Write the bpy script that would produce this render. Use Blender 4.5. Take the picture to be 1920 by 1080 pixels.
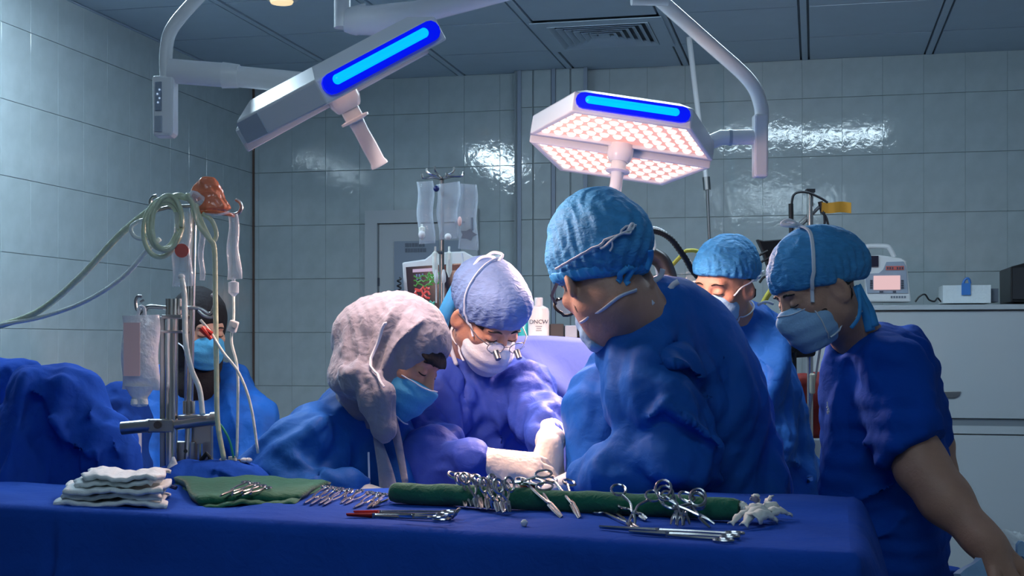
import bpy, bmesh, math, random
import numpy as np
from mathutils import Vector, Matrix

random.seed(7)
RNG = np.random.default_rng(7)
for o in list(bpy.data.objects):
    bpy.data.objects.remove(o)
SC = bpy.context.scene
COL = SC.collection

# ------------------------------------------------------------------ camera, world, exposure
F, HX, HY, CH = 2500.0, 960.0, 640.0, 1.45       # focal length in pixels, horizon, eye height
cam_d = bpy.data.cameras.new('camera')
cam = bpy.data.objects.new('camera', cam_d)
COL.objects.link(cam)
cam.location = (0, 0, CH)
cam.rotation_euler = (math.radians(90), 0, 0)
cam_d.sensor_width = 36
cam_d.lens = F / 1920 * 36
cam_d.shift_y = 100 / 1920
cam_d.clip_start = 0.05
SC.camera = cam
wd = bpy.data.worlds.new('world'); SC.world = wd
wd.use_nodes = True
wd.node_tree.nodes['Background'].inputs[0].default_value = (0.35, 0.5, 0.7, 1)
wd.node_tree.nodes['Background'].inputs[1].default_value = 0.05
SC.view_settings.view_transform = 'Standard'
SC.view_settings.look = 'None'
SC.view_settings.gamma = 1.0
SC.view_settings.use_curve_mapping = False
SC.view_settings.exposure = 0.0
CEIL_BACK, CEIL_CAM, CEIL_LEFT = 34.0, 19.0, 56.0      # emission of the ceiling lights
CEIL_C = (0.66, 0.86, 1.0)
SPOT_R, SPOT_L, SPILL = 120.0, 26.0, 42.0
SPOT_C = (1.0, 0.68, 0.63)
SPILL_C = (1.0, 0.64, 0.52)

TH = math.radians(12.8)
CT, ST = math.cos(TH), math.sin(TH)
def room(u, v, z=0.0):
    return Vector((u * CT + v * ST, -u * ST + v * CT, z))
def at(px, py, Y):
    return Vector(((px - HX) * Y / F, Y, CH - (py - HY) * Y / F))
ZT = CH - 0.31           # instrument table top
def ont(px, py, dz=0.0):   # a point on (dz above) the instrument table
    return at(px, py, F * (CH - ZT - dz) / (py - HY))

# ------------------------------------------------------------------ materials
def nt(m): return m.node_tree.nodes, m.node_tree.links
def mat(name, col, rough=0.5, metal=0.0, var=0.0, vscale=8.0, bump=0.0, bscale=60.0, emit=None, estr=0.0,
        trans=0.0, ior=1.45, sheen=0.0, spec=0.5, sss=0.0, stretch=None, coat=0.0, alpha=1.0, bdist=0.01, ridge=0.0, rscale=9.0):
    m = bpy.data.materials.new(name); m.use_nodes = True
    N, L = nt(m); b = N['Principled BSDF']
    c4 = (*col, 1)
    b.inputs['Base Color'].default_value = c4
    b.inputs['Roughness'].default_value = rough
    b.inputs['Metallic'].default_value = metal
    b.inputs['Specular IOR Level'].default_value = spec
    b.inputs['IOR'].default_value = ior
    b.inputs['Transmission Weight'].default_value = trans
    b.inputs['Sheen Weight'].default_value = sheen
    b.inputs['Coat Weight'].default_value = coat
    b.inputs['Alpha'].default_value = alpha
    if sss > 0:
        b.inputs['Subsurface Weight'].default_value = sss
        b.inputs['Subsurface Radius'].default_value = (0.012, 0.004, 0.002)
        b.inputs['Subsurface Scale'].default_value = 0.6
    if emit:
        b.inputs['Emission Color'].default_value = (*emit, 1)
        b.inputs['Emission Strength'].default_value = estr
    if var or bump or ridge:
        tc = N.new('ShaderNodeTexCoord'); vec = tc.outputs['Object']
        if stretch:
            mp = N.new('ShaderNodeMapping'); mp.inputs['Scale'].default_value = stretch
            L.new(vec, mp.inputs[0]); vec = mp.outputs[0]
    if var:
        n = N.new('ShaderNodeTexNoise'); n.inputs['Scale'].default_value = vscale; n.inputs['Detail'].default_value = 5
        L.new(vec, n.inputs['Vector'])
        mx = N.new('ShaderNodeMix'); mx.data_type = 'RGBA'
        mx.inputs[6].default_value = (*[max(0, c * (1 - var)) for c in col], 1)
        mx.inputs[7].default_value = (*[min(1, c * (1 + var)) for c in col], 1)
        L.new(n.outputs['Fac'], mx.inputs[0]); L.new(mx.outputs[2], b.inputs['Base Color'])
    if bump:
        n2 = N.new('ShaderNodeTexNoise'); n2.inputs['Scale'].default_value = bscale; n2.inputs['Detail'].default_value = 4
        n2.inputs['Distortion'].default_value = 0.6
        L.new(vec, n2.inputs['Vector'])
        bp = N.new('ShaderNodeBump'); bp.inputs['Strength'].default_value = bump; bp.inputs['Distance'].default_value = bdist
        L.new(n2.outputs['Fac'], bp.inputs['Height']); L.new(bp.outputs[0], b.inputs['Normal'])
    if ridge:
        mp2 = N.new('ShaderNodeMapping'); mp2.inputs['Scale'].default_value = (1, 1, .6); L.new(tc.outputs['Object'], mp2.inputs[0])
        n3 = N.new('ShaderNodeTexNoise'); n3.noise_type = 'RIDGED_MULTIFRACTAL'; n3.inputs['Scale'].default_value = rscale; n3.inputs['Detail'].default_value = 2.5
        n3.inputs['Distortion'].default_value = .8
        L.new(mp2.outputs[0], n3.inputs['Vector'])
        bp2 = N.new('ShaderNodeBump'); bp2.inputs['Strength'].default_value = ridge; bp2.inputs['Distance'].default_value = .02
        L.new(n3.outputs['Fac'], bp2.inputs['Height'])
        if bump: L.new(bp.outputs[0], bp2.inputs['Normal'])
        L.new(bp2.outputs[0], b.inputs['Normal'])
    return m

def film(name, col, clear=0.7, rough=0.1, edge=0.5):
    """thin clear plastic: mostly see-through face-on, more surface at grazing angles"""
    m = bpy.data.materials.new(name); m.use_nodes = True
    N, L = nt(m); b = N['Principled BSDF']
    b.inputs['Base Color'].default_value = (*col, 1); b.inputs['Roughness'].default_value = rough
    b.inputs['Specular IOR Level'].default_value = 0.8
    t = N.new('ShaderNodeBsdfTransparent'); t.inputs[0].default_value = (0.95, 0.97, 1, 1)
    lw = N.new('ShaderNodeLayerWeight'); lw.inputs[0].default_value = edge
    tc = N.new('ShaderNodeTexCoord'); n = N.new('ShaderNodeTexNoise'); n.inputs['Scale'].default_value = 40
    n.inputs['Detail'].default_value = 3
    L.new(tc.outputs['Object'], n.inputs['Vector'])
    bp = N.new('ShaderNodeBump'); bp.inputs['Strength'].default_value = 0.6; bp.inputs['Distance'].default_value = 0.01
    L.new(n.outputs['Fac'], bp.inputs['Height']); L.new(bp.outputs[0], b.inputs['Normal'])
    mr = N.new('ShaderNodeMapRange'); mr.inputs[1].default_value = 0; mr.inputs[2].default_value = 1
    mr.inputs[3].default_value = 1 - clear; mr.inputs[4].default_value = min(1.0, 1.5 - clear)
    L.new(lw.outputs['Facing'], mr.inputs[0])
    ms = N.new('ShaderNodeMixShader')
    L.new(mr.outputs[0], ms.inputs[0]); L.new(t.outputs[0], ms.inputs[1]); L.new(b.outputs[0], ms.inputs[2])
    L.new(ms.outputs[0], N['Material Output'].inputs[0])
    return m

M = {}
M['tile'] = mat('glazed_wall_tile', (0.46, 0.53, 0.55), 0.05, var=0.17, vscale=11, bump=0.10, bscale=26, bdist=0.006, spec=0.5)
M['grout'] = mat('grout', (0.30, 0.35, 0.37), 0.9)
M['ceil'] = mat('ceiling_board', (0.50, 0.60, 0.70), 0.85, var=0.05)
M['ceilgrid'] = mat('ceiling_grid', (0.13, 0.16, 0.20), 0.6)
M['floor'] = mat('vinyl_floor', (0.20, 0.25, 0.28), 0.35, var=0.15)
M['paint'] = mat('wall_paint', (0.42, 0.48, 0.52), 0.6)
M['white'] = mat('white_enamel', (0.72, 0.74, 0.76), 0.32)
M['whitegloss'] = mat('white_lamp_plastic', (0.82, 0.84, 0.87), 0.25)
M['lampgrey'] = mat('grey_lamp_end', (0.42, 0.48, 0.56), 0.35)
M['black'] = mat('black_plastic', (0.012, 0.013, 0.016), 0.4)
M['dark'] = mat('dark_rubber', (0.03, 0.032, 0.038), 0.6)
M['steel'] = mat('stainless_steel', (0.66, 0.64, 0.62), 0.22, 1.0)
M['steeldark'] = mat('dull_steel', (0.36, 0.36, 0.36), 0.35, 1.0, var=0.2)
M['instr'] = mat('instrument_steel', (0.56, 0.56, 0.57), 0.24, 1.0)
M['cab'] = mat('white_cabinet', (0.50, 0.54, 0.57), 0.4)
M['cabdark'] = mat('cabinet_band', (0.22, 0.25, 0.28), 0.4)
M['gown'] = mat('blue_surgical_gown', (0.011, 0.106, 0.44), 0.62, var=0.22, vscale=6, bump=0.35, bscale=26, sheen=0.0, spec=0.22, ridge=.55, rscale=7)
M['gownlit'] = mat('lamplit_surgical_gown', (0.040, 0.085, 0.44), 0.6, var=0.2, vscale=6, bump=0.35, bscale=26, sheen=0.0, spec=0.22, ridge=.55, rscale=7)  # gown blue turned violet: the lamp's pink light is put into the colour
M['scrub'] = mat('royal_blue_scrub_cotton', (0.004, 0.068, 0.42), 0.8, var=0.2, vscale=5, bump=0.3, bscale=30, sheen=0.0, spec=0.12, ridge=.35, rscale=6)
M['drape'] = mat('blue_drape_cotton', (0.010, 0.070, 0.42), 0.85, var=0.15, vscale=5, bump=0.25, bscale=40, sheen=0.0, spec=0.12, ridge=.35, rscale=6)
M['drapedark'] = mat('navy_drape', (0.008, 0.045, 0.25), 0.85, var=0.2, bump=0.25, bscale=30, spec=.12)
M['screen'] = mat('pale_blue_screen_drape', (0.085, 0.14, 0.48), 0.7, var=0.08, bump=0.2, bscale=18)
M['green'] = mat('green_drape_cotton', (0.008, 0.125, 0.07), 0.9, var=0.3, vscale=20, bump=0.4, bscale=70, sheen=0.2)
M['cap'] = mat('blue_bouffant_cap', (0.055, 0.30, 0.62), 0.7, var=0.28, vscale=30, bump=0.6, bscale=45, stretch=(1, 1, 2.2))
M['caplit'] = mat('lamplit_bouffant_cap', (0.15, 0.25, 0.50), 0.7, var=0.25, vscale=30, bump=0.6, bscale=45, stretch=(1, 1, 2.2))  # cap blue made paler, with the surgical lamp's light painted in
M['capedge'] = mat('cap_band', (0.05, 0.36, 0.78), 0.6, var=0.2, vscale=40)
M['mask'] = mat('pale_blue_face_mask', (0.30, 0.52, 0.78), 0.8, bump=0.2, bscale=120)
M['maskblue'] = mat('blue_face_mask', (0.07, 0.37, 0.66), 0.8, bump=0.2, bscale=120)
M['maskwhite'] = mat('white_face_mask', (0.74, 0.76, 0.80), 0.8, bump=0.2, bscale=120)
M['tie'] = mat('white_tie', (0.70, 0.76, 0.84), 0.8)
M['skin'] = mat('skin', (0.54, 0.28, 0.19), 0.50, var=0.16, vscale=22, bump=0.15, bscale=150, sss=0.12)
M['skindark'] = mat('skin_olive', (0.52, 0.30, 0.215), 0.5, var=0.2, vscale=22, bump=0.15, bscale=150, sss=0.1)
M['hair'] = mat('dark_hair', (0.018, 0.013, 0.011), 0.6, var=0.4, vscale=60, bump=0.6, bscale=120)
M['stubble'] = mat('short_dark_hair', (0.10, 0.06, 0.045), 0.75, var=0.5, vscale=60, bump=0.5, bscale=160)
M['hijab'] = mat('grey_lavender_headscarf', (0.22, 0.235, 0.31), 0.85, var=0.16, vscale=12, bump=0.45, bscale=40, sheen=0.3)
M['blackcloth'] = mat('black_cloth', (0.010, 0.010, 0.014), 0.9, bump=0.3, bscale=60)
M['gauze'] = mat('white_gauze', (0.80, 0.86, 0.88), 0.9, var=0.06, bump=0.5, bscale=50)
M['glove'] = mat('cream_latex_glove', (0.84, 0.74, 0.62), 0.4, var=0.05, bump=0.2, bscale=40)
M['glovewhite'] = mat('white_latex_glove', (0.78, 0.80, 0.74), 0.5, bump=0.3, bscale=40)
M['bag'] = film('clear_plastic_bag', (0.72, 0.80, 0.88), 0.76, 0.10)
M['bagmilky'] = film('milky_fluid_bag', (0.93, 0.94, 1.0), 0.12, 0.15)
M['tube'] = film('yellowish_clear_tube', (0.62, 0.70, 0.50), 0.22, 0.2)
M['tubeclear'] = film('clear_tube', (0.86, 0.93, 0.88), 0.12, 0.2)
M['orange'] = film('orange_rubber_film', (0.70, 0.19, 0.07), 0.30, 0.15)
M['red'] = mat('red_plastic', (0.55, 0.03, 0.02), 0.45)
M['redprint'] = mat('red_print', (0.62, 0.12, 0.10), 0.5)
M['pinkprint'] = mat('pale_pink_label', (0.88, 0.58, 0.55), 0.6)
M['redcloth'] = mat('dark_red_bag', (0.22, 0.015, 0.012), 0.7, bump=0.3, bscale=20)
M['yellow'] = mat('yellow_tag', (0.78, 0.38, 0.04), 0.6, var=0.1)
M['yellowtube'] = mat('yellow_hose', (0.62, 0.55, 0.08), 0.5)
M['greenline'] = mat('green_line', (0.02, 0.30, 0.20), 0.5)
M['cream'] = mat('cream_plastic', (0.70, 0.66, 0.50), 0.5)
M['blueplastic'] = mat('blue_plastic', (0.06, 0.22, 0.62), 0.4)
M['navy'] = mat('navy_plastic', (0.01, 0.02, 0.12), 0.4)
M['teal'] = mat('teal_liquid_bottle', (0.04, 0.42, 0.46), 0.3)
M['print'] = mat('dark_print', (0.06, 0.07, 0.10), 0.6)
M['greyprint'] = mat('grey_print', (0.16, 0.19, 0.24), 0.6)
M['bluegrey'] = mat('blue_grey_panel', (0.30, 0.36, 0.45), 0.5)
M['skinpad'] = mat('tan_fabric', (0.40, 0.30, 0.24), 0.8)
M['blueglow_out'] = mat('deep_blue_light_cover', (0.0, 0.0, 0.5), 0.2, emit=(0.0, 0.006, 0.72), estr=1.0)
M['blueglow_in'] = mat('blue_light_tube', (0.0, 0.2, 0.6), 0.2, emit=(0.0, 0.50, 1.0), estr=1.05)
M['led'] = mat('warm_led', (0.9, 0.8, 0.7), 0.3, emit=(1.0, 0.84, 0.77), estr=1.1)
M['ledglow'] = mat('warm_led_panel', (0.85, 0.6, 0.5), 0.4, emit=(1.0, 0.36, 0.22), estr=0.5)
M['scr_black'] = mat('monitor_black', (0.008, 0.008, 0.014), 0.15, emit=(0.02, 0.02, 0.05), estr=0.3)
def glow(n, c, s=0.6): 
    M[n] = mat(n, (0.02, 0.02, 0.02), 0.3, emit=c, estr=s)
glow('scr_white', (0.75, 0.6, 0.9)); glow('scr_green', (0.10, 0.42, 0.08), 0.5); glow('scr_red', (0.75, 0.08, 0.08), 0.7)
glow('scr_cyan', (0.02, 0.50, 0.42)); glow('scr_blue', (0.10, 0.20, 0.5)); glow('scr_pink', (0.95, 0.62, 0.64), 0.8)
glow('scr_maroon', (0.16, 0.05, 0.05), 0.5); glow('scr_dot', (0.5, 0.7, 1.0), 0.7)

# ------------------------------------------------------------------ object helpers
ORG = {}
def empty(name, loc, label=None, cat=None, group=None, kind=None):
    o = bpy.data.objects.new(name, None); COL.objects.link(o)
    o.location = loc; o.empty_display_size = 0.05
    ORG[o.name] = Vector(loc)
    return tag(o, label, cat, group, kind)
def tag(o, label=None, cat=None, group=None, kind=None):
    if label: o['label'] = label
    if cat: o['category'] = cat
    if group: o['group'] = group
    if kind: o['kind'] = kind
    return o

def put(name, co, faces_fn, material, parent=None, smooth=False, sharp=None, bevel=0.0, base=True):
    co = np.asarray(co, dtype=np.float64)
    if parent is not None: org = ORG[parent.name]
    elif base:
        org = Vector(((co[:, 0].min() + co[:, 0].max()) / 2, (co[:, 1].min() + co[:, 1].max()) / 2, co[:, 2].min()))
    else: org = Vector((0, 0, 0))
    me = bpy.data.meshes.new(name)
    faces_fn(me, co - np.array(org))
    me.materials.append(material)
    if smooth:
        me.polygons.foreach_set('use_smooth', np.ones(len(me.polygons), dtype=bool))
        if sharp: me.set_sharp_from_angle(angle=math.radians(sharp))
    o = bpy.data.objects.new(name, me); COL.objects.link(o)
    if parent is not None: o.parent = parent
    else: o.location = org
    ORG[o.name] = Vector(org)
    if bevel:
        bm_ = o.modifiers.new('bevel', 'BEVEL'); bm_.width = bevel; bm_.segments = 2; bm_.limit_method = 'ANGLE'
        bm_.angle_limit = math.radians(40)
    return o

class MB:
    def __init__(s): s.v = []; s.f = []
    def add(s, vs, fs):
        n = len(s.v); s.v += [tuple(v) for v in vs]; s.f += [tuple(i + n for i in f) for f in fs]; return s
    def box(s, c, size, R=None):
        c = Vector(c); R = R or Matrix.Identity(3); hx, hy, hz = [k / 2 for k in size]
        vs = [c + R @ Vector((x, y, z)) for x in (-hx, hx) for y in (-hy, hy) for z in (-hz, hz)]
        return s.add(vs, [(0, 1, 3, 2), (4, 6, 7, 5), (0, 4, 5, 1), (2, 3, 7, 6), (0, 2, 6, 4), (1, 5, 7, 3)])
    def tube(s, pts, r, seg=10, closed=False, caps=True, flat=None):
        pts = [Vector(p) for p in pts]; n = len(pts)
        rs = r if isinstance(r, (list, tuple)) else [r] * n
        rings = []; prev = None
        for i, p in enumerate(pts):
            a = pts[(i - 1) % n] if (closed or i > 0) else p
            b = pts[(i + 1) % n] if (closed or i < n - 1) else p
            t = (b - a)
            t = t.normalized() if t.length > 1e-9 else Vector((0, 0, 1))
            if prev is None:
                x = t.cross(Vector((0, 0, 1)))
                if x.length < 0.1: x = t.cross(Vector((1, 0, 0)))
            else: x = prev - t * prev.dot(t)
            x.normalize(); prev = x; y = t.cross(x)
            rings.append([p + (x * math.cos(2 * math.pi * k / seg) + y * math.sin(2 * math.pi * k / seg) * (flat or 1)) * rs[i] for k in range(seg)])
        vs = [v for rg in rings for v in rg]; fs = []
        m = n if closed else n - 1
        for i in range(m):
            j = (i + 1) % n
            for k in range(seg):
                l = (k + 1) % seg
                fs.append((i * seg + k, i * seg + l, j * seg + l, j * seg + k))
        if caps and not closed:
            fs.append(tuple(range(seg))[::-1]); fs.append(tuple((n - 1) * seg + k for k in range(seg)))
        return s.add(vs, fs)
    def lathe(s, o, ax, prof, seg=16, sx=1.0, sy=1.0, ref=None):
        o = Vector(o); ax = Vector(ax).normalized()
        x = Vector(ref) if ref else ax.cross(Vector((0, 1, 0.01)))
        x = (x - ax * x.dot(ax)).normalized(); y = ax.cross(x)
        vs = []; fs = []; n = len(prof)
        for (r, h) in prof:
            for k in range(seg):
                a = 2 * math.pi * k / seg
                vs.append(o + ax * h + x * (math.cos(a) * r * sx) + y * (math.sin(a) * r * sy))
        for i in range(n - 1):
            for k in range(seg):
                l = (k + 1) % seg
                fs.append((i * seg + k, i * seg + l, (i + 1) * seg + l, (i + 1) * seg + k))
        fs.append(tuple(range(seg))[::-1]); fs.append(tuple((n - 1) * seg + k for k in range(seg)))
        return s.add(vs, fs)
    def prism(s, poly, o, ex, ey, ez, d0, d1):
        o, ex, ey, ez = map(Vector, (o, ex, ey, ez)); n = len(poly)
        vs = [o + ex * a + ey * b + ez * d0 for a, b in poly] + [o + ex * a + ey * b + ez * d1 for a, b in poly]
        fs = [tuple(range(n))[::-1], tuple(range(n, 2 * n))] + [(i, (i + 1) % n, n + (i + 1) % n, n + i) for i in range(n)]
        return s.add(vs, fs)
    def ell(s, c, r, R=None, nu=14, nv=9):
        c = Vector(c); R = R or Matrix.Identity(3); rx, ry, rz = (r, r, r) if isinstance(r, (int, float)) else r
        vs = [c + R @ Vector((0, 0, -rz))]
        for j in range(1, nv):
            ph = -math.pi / 2 + math.pi * j / nv
            for i in range(nu):
                a = 2 * math.pi * i / nu
                vs.append(c + R @ Vector((rx * math.cos(ph) * math.cos(a), ry * math.cos(ph) * math.sin(a), rz * math.sin(ph))))
        vs.append(c + R @ Vector((0, 0, rz))); fs = []
        for i in range(nu):
            fs.append((0, 1 + (i + 1) % nu, 1 + i))
            for j in range(nv - 2):
                a = 1 + j * nu; fs.append((a + i, a + (i + 1) % nu, a + nu + (i + 1) % nu, a + nu + i))
            a = 1 + (nv - 2) * nu; fs.append((a + i, a + (i + 1) % nu, len(vs) - 1))
        return s.add(vs, fs)
    def grid(s, P):              # P: rows of points
        n, m = len(P), len(P[0]); vs = [p for row in P for p in row]
        return s.add(vs, [(i * m + j, i * m + j + 1, (i + 1) * m + j + 1, (i + 1) * m + j) for i in range(n - 1) for j in range(m - 1)])
    def sheet(s, P, th):         # a grid given a thickness
        n, m = len(P), len(P[0])
        A = np.array([[list(p) for p in row] for row in P])
        du = np.gradient(A, axis=0); dv = np.gradient(A, axis=1); nn = np.cross(du, dv)
        nn /= np.linalg.norm(nn, axis=2, keepdims=True) + 1e-12
        B = A - nn * th
        s.grid(A.tolist())
        k = len(s.v); s.v += [tuple(p) for p in B.reshape(-1, 3)]
        s.f += [(k + i * m + j, k + (i + 1) * m + j, k + (i + 1) * m + j + 1, k + i * m + j + 1) for i in range(n - 1) for j in range(m - 1)]
        k0 = k - n * m
        ring = [(i, 0) for i in range(n)] + [(n - 1, j) for j in range(1, m)] + [(i, m - 1) for i in range(n - 2, -1, -1)] + [(0, j) for j in range(m - 2, 0, -1)]
        for q in range(len(ring)):
            (a, b), (c, d) = ring[q], ring[(q + 1) % len(ring)]
            s.f.append((k0 + a * m + b, k0 + c * m + d, k + c * m + d, k + a * m + b))
        return s
    def build(s, name, material, parent=None, smooth=True, sharp=35, bevel=0.0, **kw):
        def ff(me, co):
            me.from_pydata([tuple(c) for c in co], [], s.f)
            me.update()
            b = bmesh.new(); b.from_mesh(me); bmesh.ops.recalc_face_normals(b, faces=b.faces); b.to_mesh(me); b.free()
        return put(name, s.v, ff, material, parent, smooth, sharp, bevel, **kw)

def curve(pts, n=8):
    """Catmull-Rom through pts"""
    P = [Vector(p) for p in pts]; P = [P[0] * 2 - P[1]] + P + [P[-1] * 2 - P[-2]]; out = []
    for i in range(1, len(P) - 2):
        a, b, c, d = P[i - 1:i + 3]
        for k in range(n):
            t = k / n
            out.append(0.5 * ((2 * b) + (c - a) * t + (2 * a - 5 * b + 4 * c - d) * t * t + (3 * b - a - 3 * c + d) * t ** 3))
    out.append(P[-2]); return out
def frame(z, up=(0, 0, 1)):
    z = Vector(z).normalized(); x = Vector(up).cross(z)
    if x.length < 1e-4: x = Vector((1, 0, 0)).cross(z)
    x.normalize(); y = z.cross(x)
    return Matrix((x, y, z)).transposed()
def rotm(ex, ey, ez): return Matrix((Vector(ex), Vector(ey), Vector(ez))).transposed()
ROOM = rotm((CT, -ST, 0), (ST, CT, 0), (0, 0, 1))
def clone(o, parent=None):
    c = o.copy(); COL.objects.link(c)
    ORG[c.name] = ORG[o.name].copy()
    if parent is not None: c.parent = parent
    for ch in o.children: clone(ch, c)
    return c

# ------------------------------------------------------------------ noise and implicit surfaces
def _hash(i, j, k, seed):
    h = (i.astype(np.int64) * 374761393 + j.astype(np.int64) * 668265263 + k.astype(np.int64) * 2147483647 + seed * 1274126177)
    h = (h ^ (h >> 13)) * 1274126177; h = h ^ (h >> 16)
    return (h & 0xffff).astype(np.float32) / 65535.0
def vnoise(P, scale, seed=0):
    Q = np.asarray(P, dtype=np.float32) * scale; I = np.floor(Q); Fr = Q - I; Fr = Fr * Fr * (3 - 2 * Fr); I = I.astype(np.int64); out = 0
    for a in (0, 1):
        for b in (0, 1):
            for c in (0, 1):
                w = (Fr[..., 0] if a else 1 - Fr[..., 0]) * (Fr[..., 1] if b else 1 - Fr[..., 1]) * (Fr[..., 2] if c else 1 - Fr[..., 2])
                out = out + w * _hash(I[..., 0] + a, I[..., 1] + b, I[..., 2] + c, seed)
    return out * 2 - 1
def cloth_noise(P, seed=0, s=7.0):
    """soft folds: ridged, domain-warped noise, about -1..1"""
    P = np.asarray(P, dtype=np.float32)
    W = np.stack([vnoise(P, s * .6, seed + 1), vnoise(P, s * .6, seed + 2), vnoise(P, s * .6, seed + 3)], -1) * 0.10
    Q = P + W
    r = 1 - np.abs(vnoise(Q * np.array([1, 1, .55], dtype=np.float32), s, seed + 4)) * 2.4
    r2 = 1 - np.abs(vnoise(Q * np.array([1, 1, .8], dtype=np.float32), s * 2.3, seed + 5)) * 2.4
    return 0.7 * r + 0.3 * r2

def crumple(P, seed=0, s=5.0, n=7, vert=.45):
    """crisp creases of stiff cloth: soft triangle waves in a few directions, each fading in and out"""
    P = np.asarray(P, dtype=np.float32); rg = np.random.default_rng(seed); tot = 0
    W = np.stack([vnoise(P, s * .5, seed + 1), vnoise(P, s * .5, seed + 2), vnoise(P, s * .5, seed + 3)], -1) * (.35 / s)
    Q = P + W
    for i in range(n):
        d = rg.normal(size=3); d[2] *= vert; d /= np.linalg.norm(d); f = s * (1 + .55 * i); ph = rg.uniform(0, 9)
        x = (Q @ d.astype(np.float32)) * f * 2.2 + ph
        a = np.clip(vnoise(P, s * .55 * (1 + .3 * i), seed + 20 + i) * 1.6 + .35, 0, 1)
        tot = tot + a * np.arcsin(.985 * np.sin(x * math.pi)) * .64 / (1 + .55 * i)
    return tot

def f32(v): return np.array(v, dtype=np.float32)
def p_ell(c, r, R=None):
    c = f32(c); r = f32(r if hasattr(r, '__len__') else (r, r, r)); Rm = None if R is None else f32(R)
    def fn(P):
        q = P - c
        if Rm is not None: q = q @ Rm
        a = q / r; k0 = np.sqrt((a * a).sum(-1)); b = a / r; k1 = np.sqrt((b * b).sum(-1)) + 1e-9
        return np.where(k0 < 1e-6, -r.min(), k0 * (k0 - 1) / k1)
    return fn
def p_cap(a, b, r1, r2=None):
    a = f32(a); b = f32(b); r2 = r1 if r2 is None else r2; ba = b - a; L2 = float((ba * ba).sum()) + 1e-12
    def fn(P):
        q = P - a; t = np.clip((q @ ba) / L2, 0, 1)
        d = q - t[..., None] * ba
        return np.sqrt((d * d).sum(-1)) - (r1 + (r2 - r1) * t)
    return fn
def p_box(c, h, R=None, rad=0.0):
    c = f32(c); h = f32(h) - rad; Rm = None if R is None else f32(R)
    def fn(P):
        q = P - c
        if Rm is not None: q = q @ Rm
        q = np.abs(q) - h
        return np.sqrt((np.maximum(q, 0) ** 2).sum(-1)) + np.minimum(q.max(-1), 0) - rad
    return fn
def p_half(o, n):                # negative on the side n points away from
    o = f32(o); n = f32(n); n = n / np.linalg.norm(n)
    return lambda P: (P - o) @ n
def p_fold(pts, w, amp, sy=0.35):
    """ridge (amp > 0) or valley along a polyline; distance across the view axis counts less so a fold follows its surface"""
    pts = [f32(p) for p in pts]; sc = f32((1, sy, 1))
    def fn(P):
        d2 = None
        for a, b in zip(pts[:-1], pts[1:]):
            ba = (b - a) * sc; L2 = float((ba * ba).sum()) + 1e-12
            q = (P - a) * sc; t = np.clip((q @ ba) / L2, 0, 1); d = q - t[..., None] * ba
            e = (d * d).sum(-1); d2 = e if d2 is None else np.minimum(d2, e)
        return -amp * np.exp(-np.sqrt(d2 + (.16 * w) ** 2) / w * 1.2) * 2.3
    return fn
def loc(fn, R, o, s=1.0):
    """place a prim given in local coordinates: world = o + s * R @ local"""
    Rm = f32(R); o = f32(o)
    return lambda P: fn(((P - o) @ Rm) / s) * s

def apply_ops(ops, P, shape_get, D=None):
    for (mode, k, fn) in ops:
        d = fn(P)
        if D is None: D = d; continue
        if mode == 'u':
            if k > 0:
                h = np.maximum(k - np.abs(D - d), 0) / k; D = np.minimum(D, d) - h * h * k * 0.25
            else: D = np.minimum(D, d)
        elif mode == 's':
            if k > 0:
                h = np.maximum(k - np.abs(D + d), 0) / k; D = np.maximum(D, -d) + h * h * k * 0.25
            else: D = np.maximum(D, -d)
        elif mode == 'i':
            if k > 0:
                h = np.maximum(k - np.abs(D - d), 0) / k; D = np.maximum(D, d) + h * h * k * 0.25
            else: D = np.maximum(D, d)
        elif mode == 'd': D = D + d
    return D
def off(d): return ('d', 0, lambda P: np.full(P.shape[:-1], -d, dtype=np.float32))
def sdf(ops): return lambda P: apply_ops(ops, P, None)

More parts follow.
